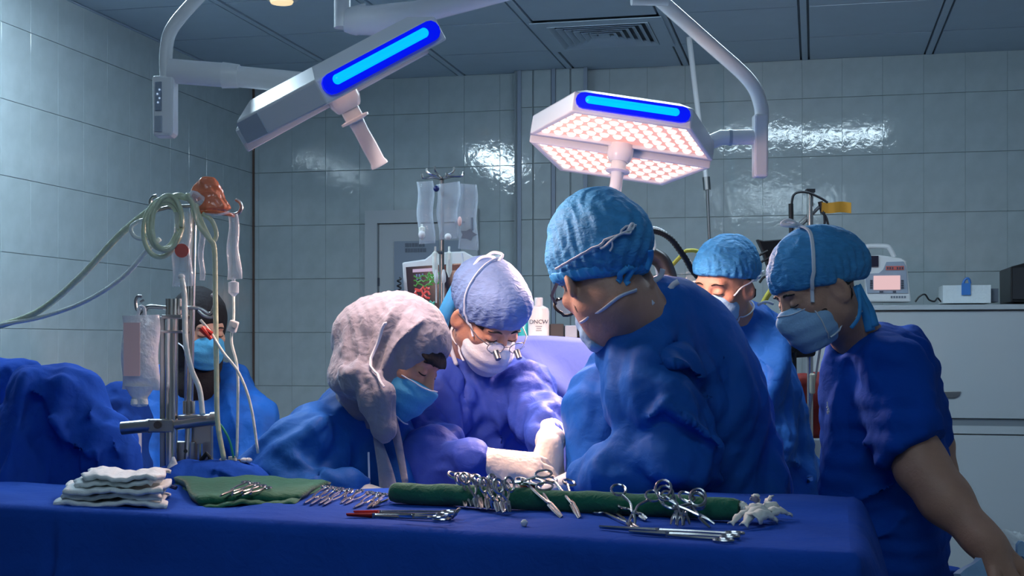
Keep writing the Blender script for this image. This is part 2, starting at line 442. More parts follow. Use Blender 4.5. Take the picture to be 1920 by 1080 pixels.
def surface(ops, lo, hi, vox, disp=None, warp=None):
    """surface nets on a sparse block grid; returns vertices and quads. warp=(centre, r0, growth) widens the cells far from a centre"""
    B = 8; lo = np.array(lo, dtype=np.float64); hi = np.array(hi, dtype=np.float64)
    if warp:
        wc, r0, gr = np.array(warp[0]), warp[1], warp[2]
        def fw(U):
            q = U; r = np.sqrt((q * q).sum(-1, keepdims=True)); e = np.maximum(r - r0, 0)
            return (q * (1 + gr * e * e / np.maximum(r, 1e-6)) + wc)
        def inv(x):
            lo_, hi_ = 0.0, abs(x)
            for _ in range(60):
                m = (lo_ + hi_) / 2
                if m + gr * max(m - r0, 0) ** 2 > abs(x): hi_ = m
                else: lo_ = m
            return math.copysign(lo_, x)
        R = max(np.linalg.norm(np.maximum(np.abs(lo - wc), np.abs(hi - wc))), .1)
        ulo = np.array([inv(x) for x in lo - wc]); uhi = np.array([inv(x) for x in hi - wc])
        # the radial map mixes axes: keep a margin
        ulo *= 1.05; uhi *= 1.05
    else:
        fw = lambda U: U; ulo, uhi = lo, hi
    nb = np.maximum(1, np.ceil((uhi - ulo) / (B * vox)).astype(int))
    g = np.stack(np.meshgrid(*[np.arange(n) for n in nb], indexing='ij'), -1).reshape(-1, 3)
    cu = ulo + (g + 0.5) * (B * vox)
    C = fw(cu)
    if warp:
        r = np.sqrt((cu * cu).sum(-1)); st = 1 + 2 * gr * np.maximum(r - r0, 0)
    else: st = np.ones(len(cu))
    half = B * vox * 0.87 * st
    C = C.astype(np.float32)
    D = apply_ops(ops, C, None)
    nd = sum(1 for o_ in ops if o_[0] == 'd')
    act = np.abs(D) < half * 1.35 + 0.034
    g = g[act]; C = C[act]; half = half[act]
    if len(g) == 0: return np.zeros((0, 3)), np.zeros((0, 4), int)
    ar = np.arange(B + 1)
    lg = np.stack(np.meshgrid(ar, ar, ar, indexing='ij'), -1).reshape(-1, 3)
    V = np.empty((len(g), (B + 1) ** 3), dtype=np.float32)
    first = True
    CH_ = 1500
    for s0 in range(0, len(g), CH_):
        gg = g[s0:s0 + CH_]; hh = half[s0:s0 + CH_]; cc = C[s0:s0 + CH_]
        P = fw(ulo + (gg[:, None, :] * B + lg[None]) * vox).astype(np.float32)
        D = np.full(P.shape[:2], 9.0, dtype=np.float32); fst = True
        for (mode, k, fn) in ops:
            if mode == 'i' or (mode == 'd'):
                D = apply_ops([(mode, k, fn)], P, None, D) if not fst else fn(P)
            else:
                dc = fn(cc); m = dc < hh * 1.3 + 4.0 * k + 0.05
                if m.any():
                    D[m] = apply_ops([(mode, k, fn)], P[m], None, D[m])
            fst = False
        V[s0:s0 + CH_] = D
    bd = np.nonzero((lg == 0).any(1) | (lg == B).any(1))[0]          # lattice points shared by neighbouring blocks get one value
    gi = g[:, None, :] * B + lg[bd][None]
    nn_ = nb * B + 2
    kk_ = ((gi[..., 0] * nn_[1] + gi[..., 1]) * nn_[2] + gi[..., 2]).ravel()
    _, fi_, inv_ = np.unique(kk_, return_index=True, return_inverse=True)
    Vb = V[:, bd].ravel(); V[:, bd] = Vb[fi_][inv_.ravel()].reshape(len(g), -1)
    V = V.reshape(-1, B + 1, B + 1, B + 1)
    ins = V < 0
    cnt = np.zeros((len(g), B, B, B), dtype=np.int8)
    for a in (0, 1):
        for b in (0, 1):
            for c in (0, 1): cnt += ins[:, a:a + B, b:b + B, c:c + B]
    bi, x, y, z = np.nonzero((cnt > 0) & (cnt < 8))
    corner = {}
    for a in (0, 1):
        for b in (0, 1):
            for c in (0, 1): corner[(a, b, c)] = V[bi, x + a, y + b, z + c]
    acc = np.zeros((len(bi), 3)); w = np.zeros(len(bi))
    for ax in range(3):
        for p in (0, 1):
            for q in (0, 1):
                c0 = [0, 0, 0]; oth = [i for i in range(3) if i != ax]; c0[oth[0]] = p; c0[oth[1]] = q
                c1 = list(c0); c1[ax] = 1
                d0 = corner[tuple(c0)]; d1 = corner[tuple(c1)]; m = (d0 < 0) != (d1 < 0)
                t = np.where(m, d0 / np.where(m, d0 - d1, 1), 0)
                pt = np.tile(np.array(c0, dtype=float), (len(bi), 1)); pt[:, ax] = t
                acc += pt * m[:, None]; w += m
    G = g[bi] * B + np.stack([x, y, z], -1)
    Pu = ulo + (G + acc / w[:, None]) * vox
    Pw = fw(Pu)
    N3 = nb * B + 4
    key = ((G[:, 0] + 1) * N3[1] + G[:, 1] + 1) * N3[2] + G[:, 2] + 1
    order = np.argsort(key); sk = key[order]
    st_ = np.array([N3[1] * N3[2], N3[2], 1]); faces = []
    for ax in range(3):
        c1 = [0, 0, 0]; c1[ax] = 1
        d0 = corner[(0, 0, 0)]; d1 = corner[tuple(c1)]
        m = (d0 < 0) != (d1 < 0); idx = np.nonzero(m)[0]
        o1, o2 = [(1, 2), (2, 0), (0, 1)][ax]
        k0 = key[idx]; ks = [k0, k0 - st_[o1], k0 - st_[o1] - st_[o2], k0 - st_[o2]]
        ii = []; ok = np.ones(len(idx), bool)
        for kk in ks:
            j = np.searchsorted(sk, kk); j = np.minimum(j, len(sk) - 1); ok &= sk[j] == kk; ii.append(order[j])
        q = np.stack(ii, -1)
        flip = (d0[idx] < 0)
        q = np.where(flip[:, None], q, q[:, ::-1])
        faces.append(q[ok])
    Fq = np.concatenate(faces)
    if disp is not None and len(Pw):
        a = Pw[Fq[:, 2]] - Pw[Fq[:, 0]]; b = Pw[Fq[:, 3]] - Pw[Fq[:, 1]]; fnrm = np.cross(a, b)
        vn = np.zeros_like(Pw)
        for i in range(4): np.add.at(vn, Fq[:, i], fnrm)
        vn /= np.linalg.norm(vn, axis=1, keepdims=True) + 1e-12
        Pw = Pw + vn * disp(Pw)[:, None]
    return Pw, Fq

def solid(name, ops, lo, hi, vox, material, parent=None, disp=None, warp=None, sharp=None):
    co, fq = surface(ops, lo, hi, vox, disp, warp)
    if len(fq) == 0: raise RuntimeError('empty surface ' + name)
    def ff(me, c):
        me.vertices.add(len(c)); me.vertices.foreach_set('co', c.astype(np.float32).ravel())
        me.loops.add(fq.size); me.loops.foreach_set('vertex_index', fq.astype(np.int32).ravel())
        me.polygons.add(len(fq)); me.polygons.foreach_set('loop_start', np.arange(0, fq.size, 4, dtype=np.int32))
        me.update(calc_edges=True)
    return put(name, co, ff, material, parent, True, sharp)
# ------------------------------------------------------------------ the room (structure)
UL, UR, VB, VF, ZC = -3.106, 2.45, 7.036, -2.2, 2.9
def slab(name, u0, u1, v0, v1, z0, z1, material, parent=None):
    m = MB(); m.box(room((u0 + u1) / 2, (v0 + v1) / 2, (z0 + z1) / 2), (abs(u1 - u0), abs(v1 - v0), abs(z1 - z0)), ROOM)
    o = m.build(name, material, parent, smooth=False)
    if parent is None: o['kind'] = 'structure'
    return o
floor = slab('floor', UL - .2, UR + .2, VF - .2, VB + .2, -0.1, 0, M['floor'])
ceiling = slab('ceiling', UL - .2, UR + .2, VF - .2, VB + .2, ZC + .012, ZC + .1, M['ceilgrid'])
wall_back = slab('wall_back', UL - .2, UR + .2, VB, VB + .15, 0, ZC, M['grout'])
wall_left = slab('wall_left', UL - .15, UL, VF, VB, 0, ZC, M['grout'])
wall_right = slab('wall_right', UR, UR + .15, VF, VB, 0, ZC, M['paint'])
wall_front = slab('wall_front', UL, UR, VF - .15, VF, 0, ZC, M['paint'])

def piece(name, mesh, parent, p, rz, rx=0.0, ry=0.0):
    o = bpy.data.objects.new(name, mesh); COL.objects.link(o); o.parent = parent
    o.location = Vector(p) - ORG[parent.name]; o.rotation_euler = (rx, ry, rz); ORG[o.name] = Vector(p); return o
_tm = {}
def tile_mesh(w, h, t=0.008, material=None, key='tile'):
    k = (round(w, 4), round(h, 4), key)
    if k not in _tm:
        b = 0.001; me = bpy.data.meshes.new(key)
        hw, hh = w / 2, h / 2
        vs = [(-hw, 0, -hh), (hw, 0, -hh), (hw, 0, hh), (-hw, 0, hh), (-hw, -t + .001, -hh), (hw, -t + .001, -hh), (hw, -t + .001, hh), (-hw, -t + .001, hh),
              (-hw + b, -t, -hh + b), (hw - b, -t, -hh + b), (hw - b, -t, hh - b), (-hw + b, -t, hh - b)]
        fs = [(8, 9, 10, 11)] + [(4 + i, 4 + (i + 1) % 4, 8 + (i + 1) % 4, 8 + i) for i in range(4)] + [(i, (i + 1) % 4, 4 + (i + 1) % 4, 4 + i) for i in range(4)]
        me.from_pydata(vs, [], fs); me.update(); me.materials.append(material or M['tile']); _tm[k] = me
    return _tm[k]
def upx(px, v=VB):
    Y = v / (CT + (px - HX) / F * ST); return ((px - HX) * Y / F) * CT - Y * ST
PU0, PU1 = upx(969), upx(1101)                         # the boxed pipe chase on the back wall
DU0, DU1, DZ = upx(689), upx(899), 2.17                # the door
TW, THh = 0.2, 0.3
u = 0.136 - TW * 17
while u < 1.6:
    for r in range(10):
        z0 = r * THh; z1 = min(z0 + THh, ZC)
        a, b = max(u, UL), min(u + TW, 1.6)
        if a < PU1 and b > PU0:                       # clip against the chase
            if a >= PU0 and b <= PU1: continue
            if a < PU0: b = PU0
            else: a = PU1
        if a < DU1 and b > DU0 and z0 < DZ:
            if a >= DU0 and b <= DU1:
                if z1 <= DZ: continue
                z0 = DZ
            elif z1 <= DZ + .05:
                if a < DU0: b = DU0
                else: a = DU1
        if b - a < .02 or z1 - z0 < .02: continue
        piece('tile', tile_mesh(round(b - a - .0006, 4), round(z1 - z0 - .002, 4)), wall_back, room((a + b) / 2, VB, (z0 + z1) / 2), -TH,
              random.gauss(0, .0022), 0)
    u += TW
for k in range(16):                                   # left wall: tiles from the corner towards the camera
    a = VB - (k + 1) * TW
    for r in range(10):
        z0 = r * THh; z1 = min(z0 + THh, ZC)
        piece('tile', tile_mesh(TW - .0003, round(z1 - z0 - .002, 4)), wall_left, room(UL, a + TW / 2, (z0 + z1) / 2), math.pi / 2 - TH,
              random.gauss(0, .002), 0)
slab('baseboard_back', UL, UR, VB - .02, VB, 0, .1, M['greyprint'])
# boxed pipe chase with its metal edge strips
chase = slab('trim_1', PU0, PU1, VB - .06, VB, 0, ZC, M['grout'])
cols = [(972, 999), (1001, 1034), (1042, 1069), (1071, 1098)]
for (a, b) in cols:
    a, b = upx(a, VB - .06), upx(b, VB - .06)
    for r in range(10):
        z0 = r * THh; z1 = min(z0 + THh, ZC)
        piece('tile', tile_mesh(round(b - a - .002, 3), round(z1 - z0 - .003, 3)), chase, room((a + b) / 2, VB - .06, (z0 + z1) / 2), -TH, random.gauss(0, .002), random.gauss(0, .004) * 0)
for px in (974, 1038, 1098):
    a = upx(px, VB - .07)
    slab('edge_strip', a - .010, a + .010, VB - .078, VB - .06, 0, ZC, M['bluegrey'], chase)
corner = slab('trim_2', UL, UL + .018, VB - .018, VB, 0, ZC, mat('brown_corner_bead', (0.12, 0.075, 0.06), 0.7))
# ceiling panels, T-bars, diffuser
G = 0.61; VENT = (-1.27, 5.91)
pm = bpy.data.meshes.new('ceiling_panel')
hw, hh = (G - .05) / 2, (G - .013) / 2
pm.from_pydata([(-hw, -hh, 0), (hw, -hh, 0), (hw, hh, 0), (-hw, hh, 0), (-hw, -hh, .012), (hw, -hh, .012), (hw, hh, .012), (-hw, hh, .012)], [],
               [(3, 2, 1, 0), (4, 5, 6, 7), (0, 1, 5, 4), (1, 2, 6, 5), (2, 3, 7, 6), (3, 0, 4, 7)])
pm.update(); pm.materials.append(M['ceil'])
for i in range(-5, 6):
    for j in range(-12, 2):
        u0 = -0.66 + G * i; v0 = 6.52 + G * j
        if u0 + G < UL or u0 > UR or v0 + G < VF or v0 > VB: continue
        if abs(u0 - VENT[0]) < .1 and abs(v0 - VENT[1]) < .1: continue
        piece('ceiling_panel', pm, ceiling, room(u0 + G / 2, v0 + G / 2, ZC), -TH, random.gauss(0, .002), random.gauss(0, .002))
for i in range(-5, 7):
    a = -0.66 + G * i
    if UL < a < UR: slab('ceiling_bar', a - .014, a + .014, VF, VB, ZC - .003, ZC + .012, M['ceil'], ceiling)
vent = empty('air_diffuser', room(VENT[0] + G / 2, VENT[1] + G / 2, ZC - .02), 'square white four-way air vent with stepped louvres set into the ceiling', 'vent')
vc = (VENT[0] + G / 2, VENT[1] + G / 2)
def sq_ring(m, r0, z0, r1, z1):
    """a square sloping band from half-size r0 at z0 to r1 at z1"""
    for k in range(4):
        a = k * math.pi / 2
        q = []
        for (r, z) in ((r0, z0), (r1, z1)):
            for s in (-1, 1):
                x, y = r, s * r
                q.append(room(vc[0] + x * math.cos(a) - y * math.sin(a), vc[1] + x * math.sin(a) + y * math.cos(a), z))
        q2 = [p + Vector((0, 0, .004)) for p in q]
        m.add(q + q2, [(0, 1, 3, 2), (4, 6, 7, 5), (0, 2, 6, 4), (1, 5, 7, 3), (0, 4, 5, 1), (2, 3, 7, 6)])
m = MB(); sq_ring(m, .30, ZC - .012, .235, ZC - .014); m.build('vent_frame', M['ceil'], vent, smooth=False)
for k in range(6):
    m = MB(); sq_ring(m, .232 - .034 * k, ZC - .018, .210 - .034 * k, ZC - .004); m.build('louvre', M['ceil'], vent, smooth=False)
m = MB(); m.box(room(*vc, ZC - .012), (.05, .05, .006), ROOM); m.build('centre_plate', M['ceil'], vent, smooth=False)
# ceiling light fixtures (above the top edge of the picture; their reflections show on the tiles)
for (cu, cv, lu, lv, est, lab) in ((-0.11, 4.73, 1.14, .16, CEIL_BACK, 'long ceiling light nearest the back tiled wall'), (-0.36, 1.05, 1.15, .07, CEIL_CAM, 'long ceiling light above the camera position'),
                              (-0.36, -0.45, 1.15, .07, CEIL_CAM, 'long ceiling light behind the camera position'), (-2.4, 3.85, .16, 1.14, CEIL_LEFT, 'long ceiling light beside the left tiled wall')):
    fx = empty('ceiling_light', room(cu, cv, ZC - .07), lab, 'ceiling light')
    m = MB(); m.box(room(cu, cv, ZC - .015), (lu + .04, lv + .04, .03), ROOM); m.build('light_housing', M['white'], fx, smooth=False)
    m = MB(); m.box(room(cu, cv, ZC - .05), (lu, lv, .038), ROOM); m.build('diffuser', mat('ceiling_light_diffuser', (.9, .9, .9), .5, emit=CEIL_C, estr=est), fx, smooth=False)

# door
door = empty('door_1', room((DU0 + DU1) / 2, VB - .03, 0)); door['kind'] = 'structure'
fw_ = .07
for (a, b, z0, z1) in ((DU0, DU0 + fw_, 0, DZ), (DU1 - fw_, DU1, 0, DZ), (DU0 + fw_, DU1 - fw_, DZ - fw_, DZ)):
    slab('door_frame', a, b, VB - .045, VB, z0, z1, M['cab'], door)
slab('door_leaf', DU0 + fw_ + .004, DU1 - fw_ - .004, VB - .02, VB, 0.01, DZ - fw_ - .004, M['cab'], door)
slab('door_panel', DU0 + .165, DU1 - .1, VB - .03, VB - .02, .3, DZ - .17, M['bluegrey'], door)
m = MB(); kx = at(711, 526, 7.2); m.box(room(upx(711), VB - .026, kx.z), (.018, .014, .045), ROOM); m.build('keyhole_plate', M['print'], door, smooth=False)
sg = empty('door_sign', room(upx(781), VB - .032, at(0, 463, 7.25).z), 'small sign with two rows of dark lettering on the door panel', 'sign')
for r, yy in enumerate((458, 468)):
    z = at(0, yy, 7.25).z; x = upx(763)
    while x < upx(800):
        w = random.uniform(.008, .02); m = MB(); m.box(room(x + w / 2, VB - .032, z), (w, .003, .021), ROOM); m.build('letter_block', M['greyprint'], sg, smooth=False); x += w + .004

# ------------------------------------------------------------------ surgical lamps
def lamp(name, label, c, ex, ey, ez, spot, target=None):
    t = empty(name, c, label, 'lamp')
    c, ex, ey, ez = map(Vector, (c, ex, ey, ez)); R = rotm(ex, ey, ez)
    P = lambda x, y, z: c + ex * x + ey * y + ez * z
    W2, N2, A = .25, .152, .26
    def half(sgn, g, grow=0.0):
        a = A + grow; w = W2 + grow; n = N2 + grow * .6
        return [(-w, sgn * g), (-n, sgn * a), (n, sgn * a), (w, sgn * g)]
    for sgn, zz in ((-1, 0.0), (1, -.014)):
        poly = half(sgn, .014)
        if sgn > 0: poly = poly[::-1]
        # housing: lower rim, upper rim and a smaller roof
        n = 4; k = .80
        low = [P(x, y, zz) for x, y in poly]; up = [P(x, y, zz + .052) for x, y in poly]
        top = [P(x * k, y * k + (0 if True else 0), zz + .078) for x, y in poly]
        inn = [P(x * .93, sgn * max(abs(y) * .93, .022), zz) for x, y in poly]; inn2 = [P(x * .93, sgn * max(abs(y) * .93, .022), zz + .012) for x, y in poly]
        m = MB(); vs = low + up + top + inn + inn2; fs = []
        for i in range(4):
            j = (i + 1) % 4
            fs += [(i, j, 4 + j, 4 + i), (4 + i, 4 + j, 8 + j, 8 + i), (i, 12 + i, 12 + j, j), (12 + i, 16 + i, 16 + j, 12 + j)]
        fs += [(8, 9, 10, 11), (16, 19, 18, 17)]
        m.add(vs, fs); hs = m.build('lamp_housing', M['whitegloss'], t, smooth=False, bevel=.004)
        m = MB(); m.prism([(x * .92, sgn * max(abs(y) * .92, .024)) for x, y in poly], c + ez * zz, ex, ey, ez, .009, .0115)
        m.build('led_panel', M['ledglow'], hs, smooth=False)
        m = MB()
        for row in range(6):
            yy = .040 + row * .037; half_w = W2 - (W2 - N2) * (yy - .012) / (A - .012) - .030
            nn = int(2 * half_w / .034)
            for q in range(nn + 1):
                xx = -half_w + 2 * half_w * q / max(nn, 1)
                if abs(xx) < .045 and yy < .06: continue
                m.ell(P(xx, sgn * yy, zz + .009), (.0135, .0135, .008), R, 8, 4)
        o = m.build('led_lenses', M['led'], hs, smooth=True); o['kind'] = 'stuff'
    m = MB(); m.box(P(0, 0, .02), (.5, .022, .03), R); m.build('centre_bar', M['lampgrey'], t, smooth=False)
    # the blue light strip on the near rim
    def stad(l, h): 
        return [(l * sx + h * math.cos(a), h * math.sin(a)) for sx, a0 in ((1, -math.pi / 2), (-1, math.pi / 2)) for a in [a0 + math.pi * q / 6 for q in range(7)]]
    m = MB(); m.prism(stad(.125, .021), P(0, -A - .002, .031), ex, ez, ey, -.006, .006); bs = m.build('blue_light_cover', M['blueglow_out'], t, smooth=False)
    m = MB(); m.tube([P(-.112, -A - .006, .034), P(.108, -A - .006, .034)], .0105, 10); m.ell(P(-.112, -A - .006, .034), .0105); m.ell(P(.108, -A - .006, .034), .0105); m.build('blue_light_tube', M['blueglow_in'], bs)
    # the handle
    m = MB(); m.lathe(P(0, 0, .012), -ez, [(.036, 0), (.036, .03), (.030, .045), (.026, .05)], 16); m.build('handle_mount', M['whitegloss'], t)
    m = MB(); m.lathe(P(0, 0, -.03), -ez, [(.021, 0), (.021, .028), (.033, .030), (.033, .035), (.018, .038), (.0165, .06), (.0175, .10), (.017, .135), (.020, .142), (.020, .147), (.015, .148)], 18)
    m.build('handle', M['whitegloss'], t)
    return t, P

Yr = 3.62
cr = at(1164, 279, Yr); roll = math.radians(8.3); tau = math.radians(8)
exr = Vector((math.cos(roll), 0, -math.sin(roll))); ezr = Vector((math.sin(roll), 0, math.cos(roll)))
eyr = Vector((0, 1, 0)); eyr = (eyr * math.cos(tau) - ezr * math.sin(tau)).normalized(); ezr = exr.cross(eyr)
lr, Pr = lamp('surgical_lamp', 'lit white surgical lamp with glowing dots underneath, above the bending man in the blue cap', cr, exr, eyr, ezr, True)
m = MB(); m.tube([Pr(.20, 0, .03), at(1352, 258, 3.62), at(1425, 257, 3.62)], .021, 14); m.build('side_arm', M['whitegloss'], lr)
m = MB(); m.tube([at(1366, 258, 3.62), at(1372, 258, 3.62)], .0225, 14); m.build('arm_ring', M['lampgrey'], lr)
m = MB(); m.box((at(1425, 270, 3.62) + at(1425, 262, 3.62)) / 2 + Vector((0, 0, -.012)), (.038, .045, .17), rotm((1, 0, 0), (0, 1, 0), (0, 0, 1))); m.build('control_box', M['whitegloss'], lr, smooth=False, bevel=.006)
m = MB(); m.tube(curve([at(1428, 232, 3.62), at(1426, 196, 3.62), at(1404, 150, 3.62), at(1330, 82, 3.62), at(1240, 2, 3.62), at(1180, -55, 3.62)], 7), .0195, 14); m.build('yoke_tube', M['whitegloss'], lr)
m = MB(); m.tube([at(1184, 2, 3.58), at(1252, 3, 3.6)], .012, 12); m.build('cable_tube', M['whitegloss'], lr)
HUBR = Vector((at(1180, -55, 3.62).x, 3.62, 2.35)); HUB = Vector((0.05, 3.9, ZC))
m = MB(); m.tube([at(1180, -55, 3.62), at(1150, -75, 3.65), HUB + Vector((.06, 0, -.22)), HUB + Vector((.02, 0, -.02))], [.022, .028, .035, .04], 14); m.build('spring_arm', M['whitegloss'], lr)

Yl = 2.92
a_ = math.radians(24)
cl_ = at(640, 176, Yl)
ray = Vector((cl_.x, cl_.y, cl_.z - CH)).normalized()
Nl = Vector((-.469, 0, .884)); Nl.y = -(Nl.x * ray.x + Nl.z * ray.z) / ray.y - .02; Nl.normalize()
tl = (-ray - Nl * (-ray).dot(Nl)).normalized(); El = tl.cross(Nl) * -1
if El.x < 0: El = -El
exl = El * math.cos(a_) - tl * math.sin(a_); eyl = -El * math.sin(a_) - tl * math.cos(a_)
if exl.cross(eyl).dot(Nl) < 0: print('lamp frame flipped')
ll, Pl = lamp('surgical_lamp', 'tilted white surgical lamp seen edge-on over the woman in the grey headscarf', cl_, exl, eyl, Nl, True)
m = MB(); m.tube([at(318, 133, Yl), at(422, 141, Yl)], .027, 16); m.build('arm_sleeve', M['whitegloss'], ll)
m = MB(); m.tube([at(418, 141, Yl), at(448, 143, Yl)], [.029, .026], 16); m.build('arm_collar', M['whitegloss'], ll)
m = MB(); m.tube([at(440, 143, Yl), at(600, 158, Yl), Pl(0, .0, .05)], .0235, 16); m.build('side_arm', M['whitegloss'], ll)
m = MB(); m.tube(curve([at(312, 150, Yl), at(312, 92, Yl), at(326, 48, Yl), at(388, -22, Yl), at(470, -110, Yl)], 7), .0145, 14); m.build('yoke_tube', M['whitegloss'], ll)
HUBL = at(470, -110, Yl)
m = MB(); m.tube([HUBL, HUBL + Vector((.25, .35, .02)), HUB + Vector((-.1, -.1, -.18)), HUB + Vector((-.03, 0, -.02))], [.02, .026, .034, .04], 14); m.build('spring_arm', M['whitegloss'], ll)
sd_ = (Vector((-.152, -.26)) - Vector((-.25, -.012))); c2 = Vector((-.25, -.012)) + sd_ * .15; sn_ = Vector((sd_.y, -sd_.x)).normalized()
m = MB(); m.box(Pl(c2.x + sn_.x * .0015, c2.y + sn_.y * .0015, .026), (sd_.length * .27, .004, .046), rotm(exl * sd_.normalized().x + eyl * sd_.normalized().y, exl * sn_.x + eyl * sn_.y, Nl)); m.build('end_plate', M['lampgrey'], ll, smooth=False)
# control panel hanging from the sleeve: a frame with a grip opening and a button face
m = MB()
m.prism([(-.024, .06), (.024, .06), (.024, -.066), (.016, -.072), (-.022, -.072)], at(310, 196, Yl), (1, 0, 0), (0, 0, 1), (0, 1, 0), -.022, .022)
cp = m.build('control_panel', M['whitegloss'], ll, smooth=False, bevel=.006)
m = MB(); m.box(at(297, 180, Yl - .025), (.014, .004, .062), ROOM); bf = m.build('button_face', M['bluegrey'], cp, smooth=False)
m = MB(); m.box(at(297, 232, Yl - .024), (.016, .004, .034), ROOM); m.build('grip_opening', M['lampgrey'], cp, smooth=False)
for k, (px, py) in enumerate(((299, 168), (295, 176), (299, 184), (296, 192))):
    m = MB(); m.ell(at(px, py, Yl - .028), .0022); m.build('button', M['scr_dot'], bf)

# the big joint arm of the ceiling mount
ca = empty('ceiling_mount_arm', at(650, 30, 3.35), 'thick white jointed arm coming down from the ceiling between the two lamps', 'arm')
m = MB(); m.tube([at(642, -190, 3.35), at(642, 52, 3.35)], .021, 16); m.build('post', M['whitegloss'], ca)
m = MB(); m.tube([at(648, 64, 3.35) + Vector((0, 0, .035)), at(664, 40, 3.35), at(692, 32, 3.35)], [.030, .037, .036], 16); m.build('elbow', M['whitegloss'], ca)
m = MB(); m.tube([at(672, 38, 3.33), at(700, 39, 3.33), at(780, 24, 3.36), at(950, -18, 3.45), at(1010, -40, 3.5)], [.036, .038, .030, .027, .027], 16); m.build('arm_beam', M['whitegloss'], ca)
m = MB(); m.tube([at(1010, -40, 3.5), HUB + Vector((-.02, -.05, -.3)), HUB + Vector((0, 0, -.02))], [.03, .035, .05], 16); m.build('arm_riser', M['whitegloss'], ca)
hub = MB(); hub.lathe(HUB, (0, 0, -1), [(.02, -.0), (.16, 0), (.16, .03), (.09, .07), (.06, .12), (.02, .125)], 24)
tag(hub.build('ceiling_hub', M['white'], None), 'round white ceiling hub that carries the lamp arms', 'ceiling mount')
# small ceiling downlight seen at the top edge
dl = empty('ceiling_downlight', room(-2.0, 5.35, ZC - .03), 'small round warm ceiling light at the top edge over the tilted lamp', 'ceiling light')
pd = at(528, -6, 3625 / 646.0)
ORG[dl.name] = Vector((pd.x, pd.y, ZC - .02)); dl.location = ORG[dl.name]
m = MB(); m.lathe((pd.x, pd.y, ZC), (0, 0, -1), [(.07, 0), (.07, .01), (.055, .018), (.02, .02)], 20); m.build('rim', M['white'], dl)
m = MB(); m.lathe((pd.x, pd.y, ZC - .018), (0, 0, -1), [(.05, 0), (.045, .01), (.01, .014)], 20); m.build('bulb_cover', mat('warm_bulb', (.8, .7, .5), .4, emit=(1, .75, .4), estr=.9), dl)

# real light of the two lamps
def spot(name, loc_, aim, energy, ang, size, parent, blend=.6):
    l = bpy.data.lights.new(name, 'SPOT'); l.energy = energy; l.spot_size = math.radians(ang); l.spot_blend = blend
    l.color = SPILL_C if 'spill' in name else SPOT_C; l.shadow_soft_size = size
    o = bpy.data.objects.new(name, l); COL.objects.link(o); o.location = loc_
    o.rotation_euler = (Vector(aim) - Vector(loc_)).to_track_quat('-Z', 'Y').to_euler()
    return o
spot('lamp_beam', Pr(0, 0, -.04) + Vector((0.02, 0, -.03)), at(985, 878, 3.05), SPOT_R, 46, .16, lr, .9)
spot('lamp_beam', Pl(0, 0, -.05) + Vector((0.06, 0, -.02)), at(985, 860, 3.1), SPOT_L, 46, .12, ll, .9)
spot('lamp_spill', Pr(0, 0, -.18), Pr(-.02, 0, -1), SPILL, 174, .1, lr, .15)
spot('lamp_spill', Pl(0, 0, -.18), Pl(0, 0, -1), SPILL * .5, 174, .1, ll, .15)
# ------------------------------------------------------------------ equipment at the back
# hanging rail pole from the ceiling
hp = empty('hanging_pole', at(1293, 70, 6.36), 'slim white pole hanging from the ceiling behind the lit lamp', 'pole')
m = MB(); m.tube([at(1291, 62, 6.36), at(1324, 336, 6.3)], [.014, .012], 12); m.build('pole_sleeve', M['whitegloss'], hp)
m = MB(); m.tube([at(1324, 332, 6.3), at(1326, 356, 6.3)], .018, 12); m.build('pole_collar', M['steeldark'], hp)
m = MB(); m.tube([at(1326, 352, 6.3), at(1331, 470, 6.28)], .008, 10); m.build('pole_rod', M['steel'], hp)

# big white cabinet at the right
CV0, CV1 = 6.30, 6.95; CUL, CUR = upx(1512, CV0), 1.55
cab = empty('storage_cabinet', room((CUL + CUR) / 2, (CV0 + CV1) / 2, 0), 'big white two-door cabinet against the back wall behind the man in scrubs', 'cabinet')
zt = 1.615; z1 = 1.105; z2 = 1.035
slab('carcass', CUL, CUR, CV0 + .03, CV1, .05, zt - .02, M['cab'], cab)
slab('top_panel', CUL - .01, CUR, CV0 - .015, CV1, zt - .022, zt, M['cab'], cab)
d1 = slab('upper_door', CUL, CUR, CV0, CV0 + .03, z1, zt - .03, M['cab'], cab)
slab('band', CUL, CUR, CV0 + .01, CV0 + .03, z2 + .035, z1 - .004, M['cabdark'], cab)
slab('lower_rail', CUL, CUR, CV0 - .004, CV0 + .03, z2, z2 + .035, M['cab'], cab)
slab('lower_door', CUL, CUR, CV0, CV0 + .03, .06, z2 - .006, M['cab'], cab)
pc = at(1780, 738, 6.08); uh = upx(1780, CV0)
m = MB(); m.prism([(-.05, .014), (.05, .014), (.042, -.006), (.022, -.018), (-.022, -.018), (-.042, -.006)], room(uh, CV0 - .001, pc.z), (CT, -ST, 0), (0, 0, 1), (ST, CT, 0), -.006, .004)
m.build('recessed_handle', M['steeldark'], d1, smooth=False, bevel=.003)
def onc(px, v): u_ = upx(px, v); return u_
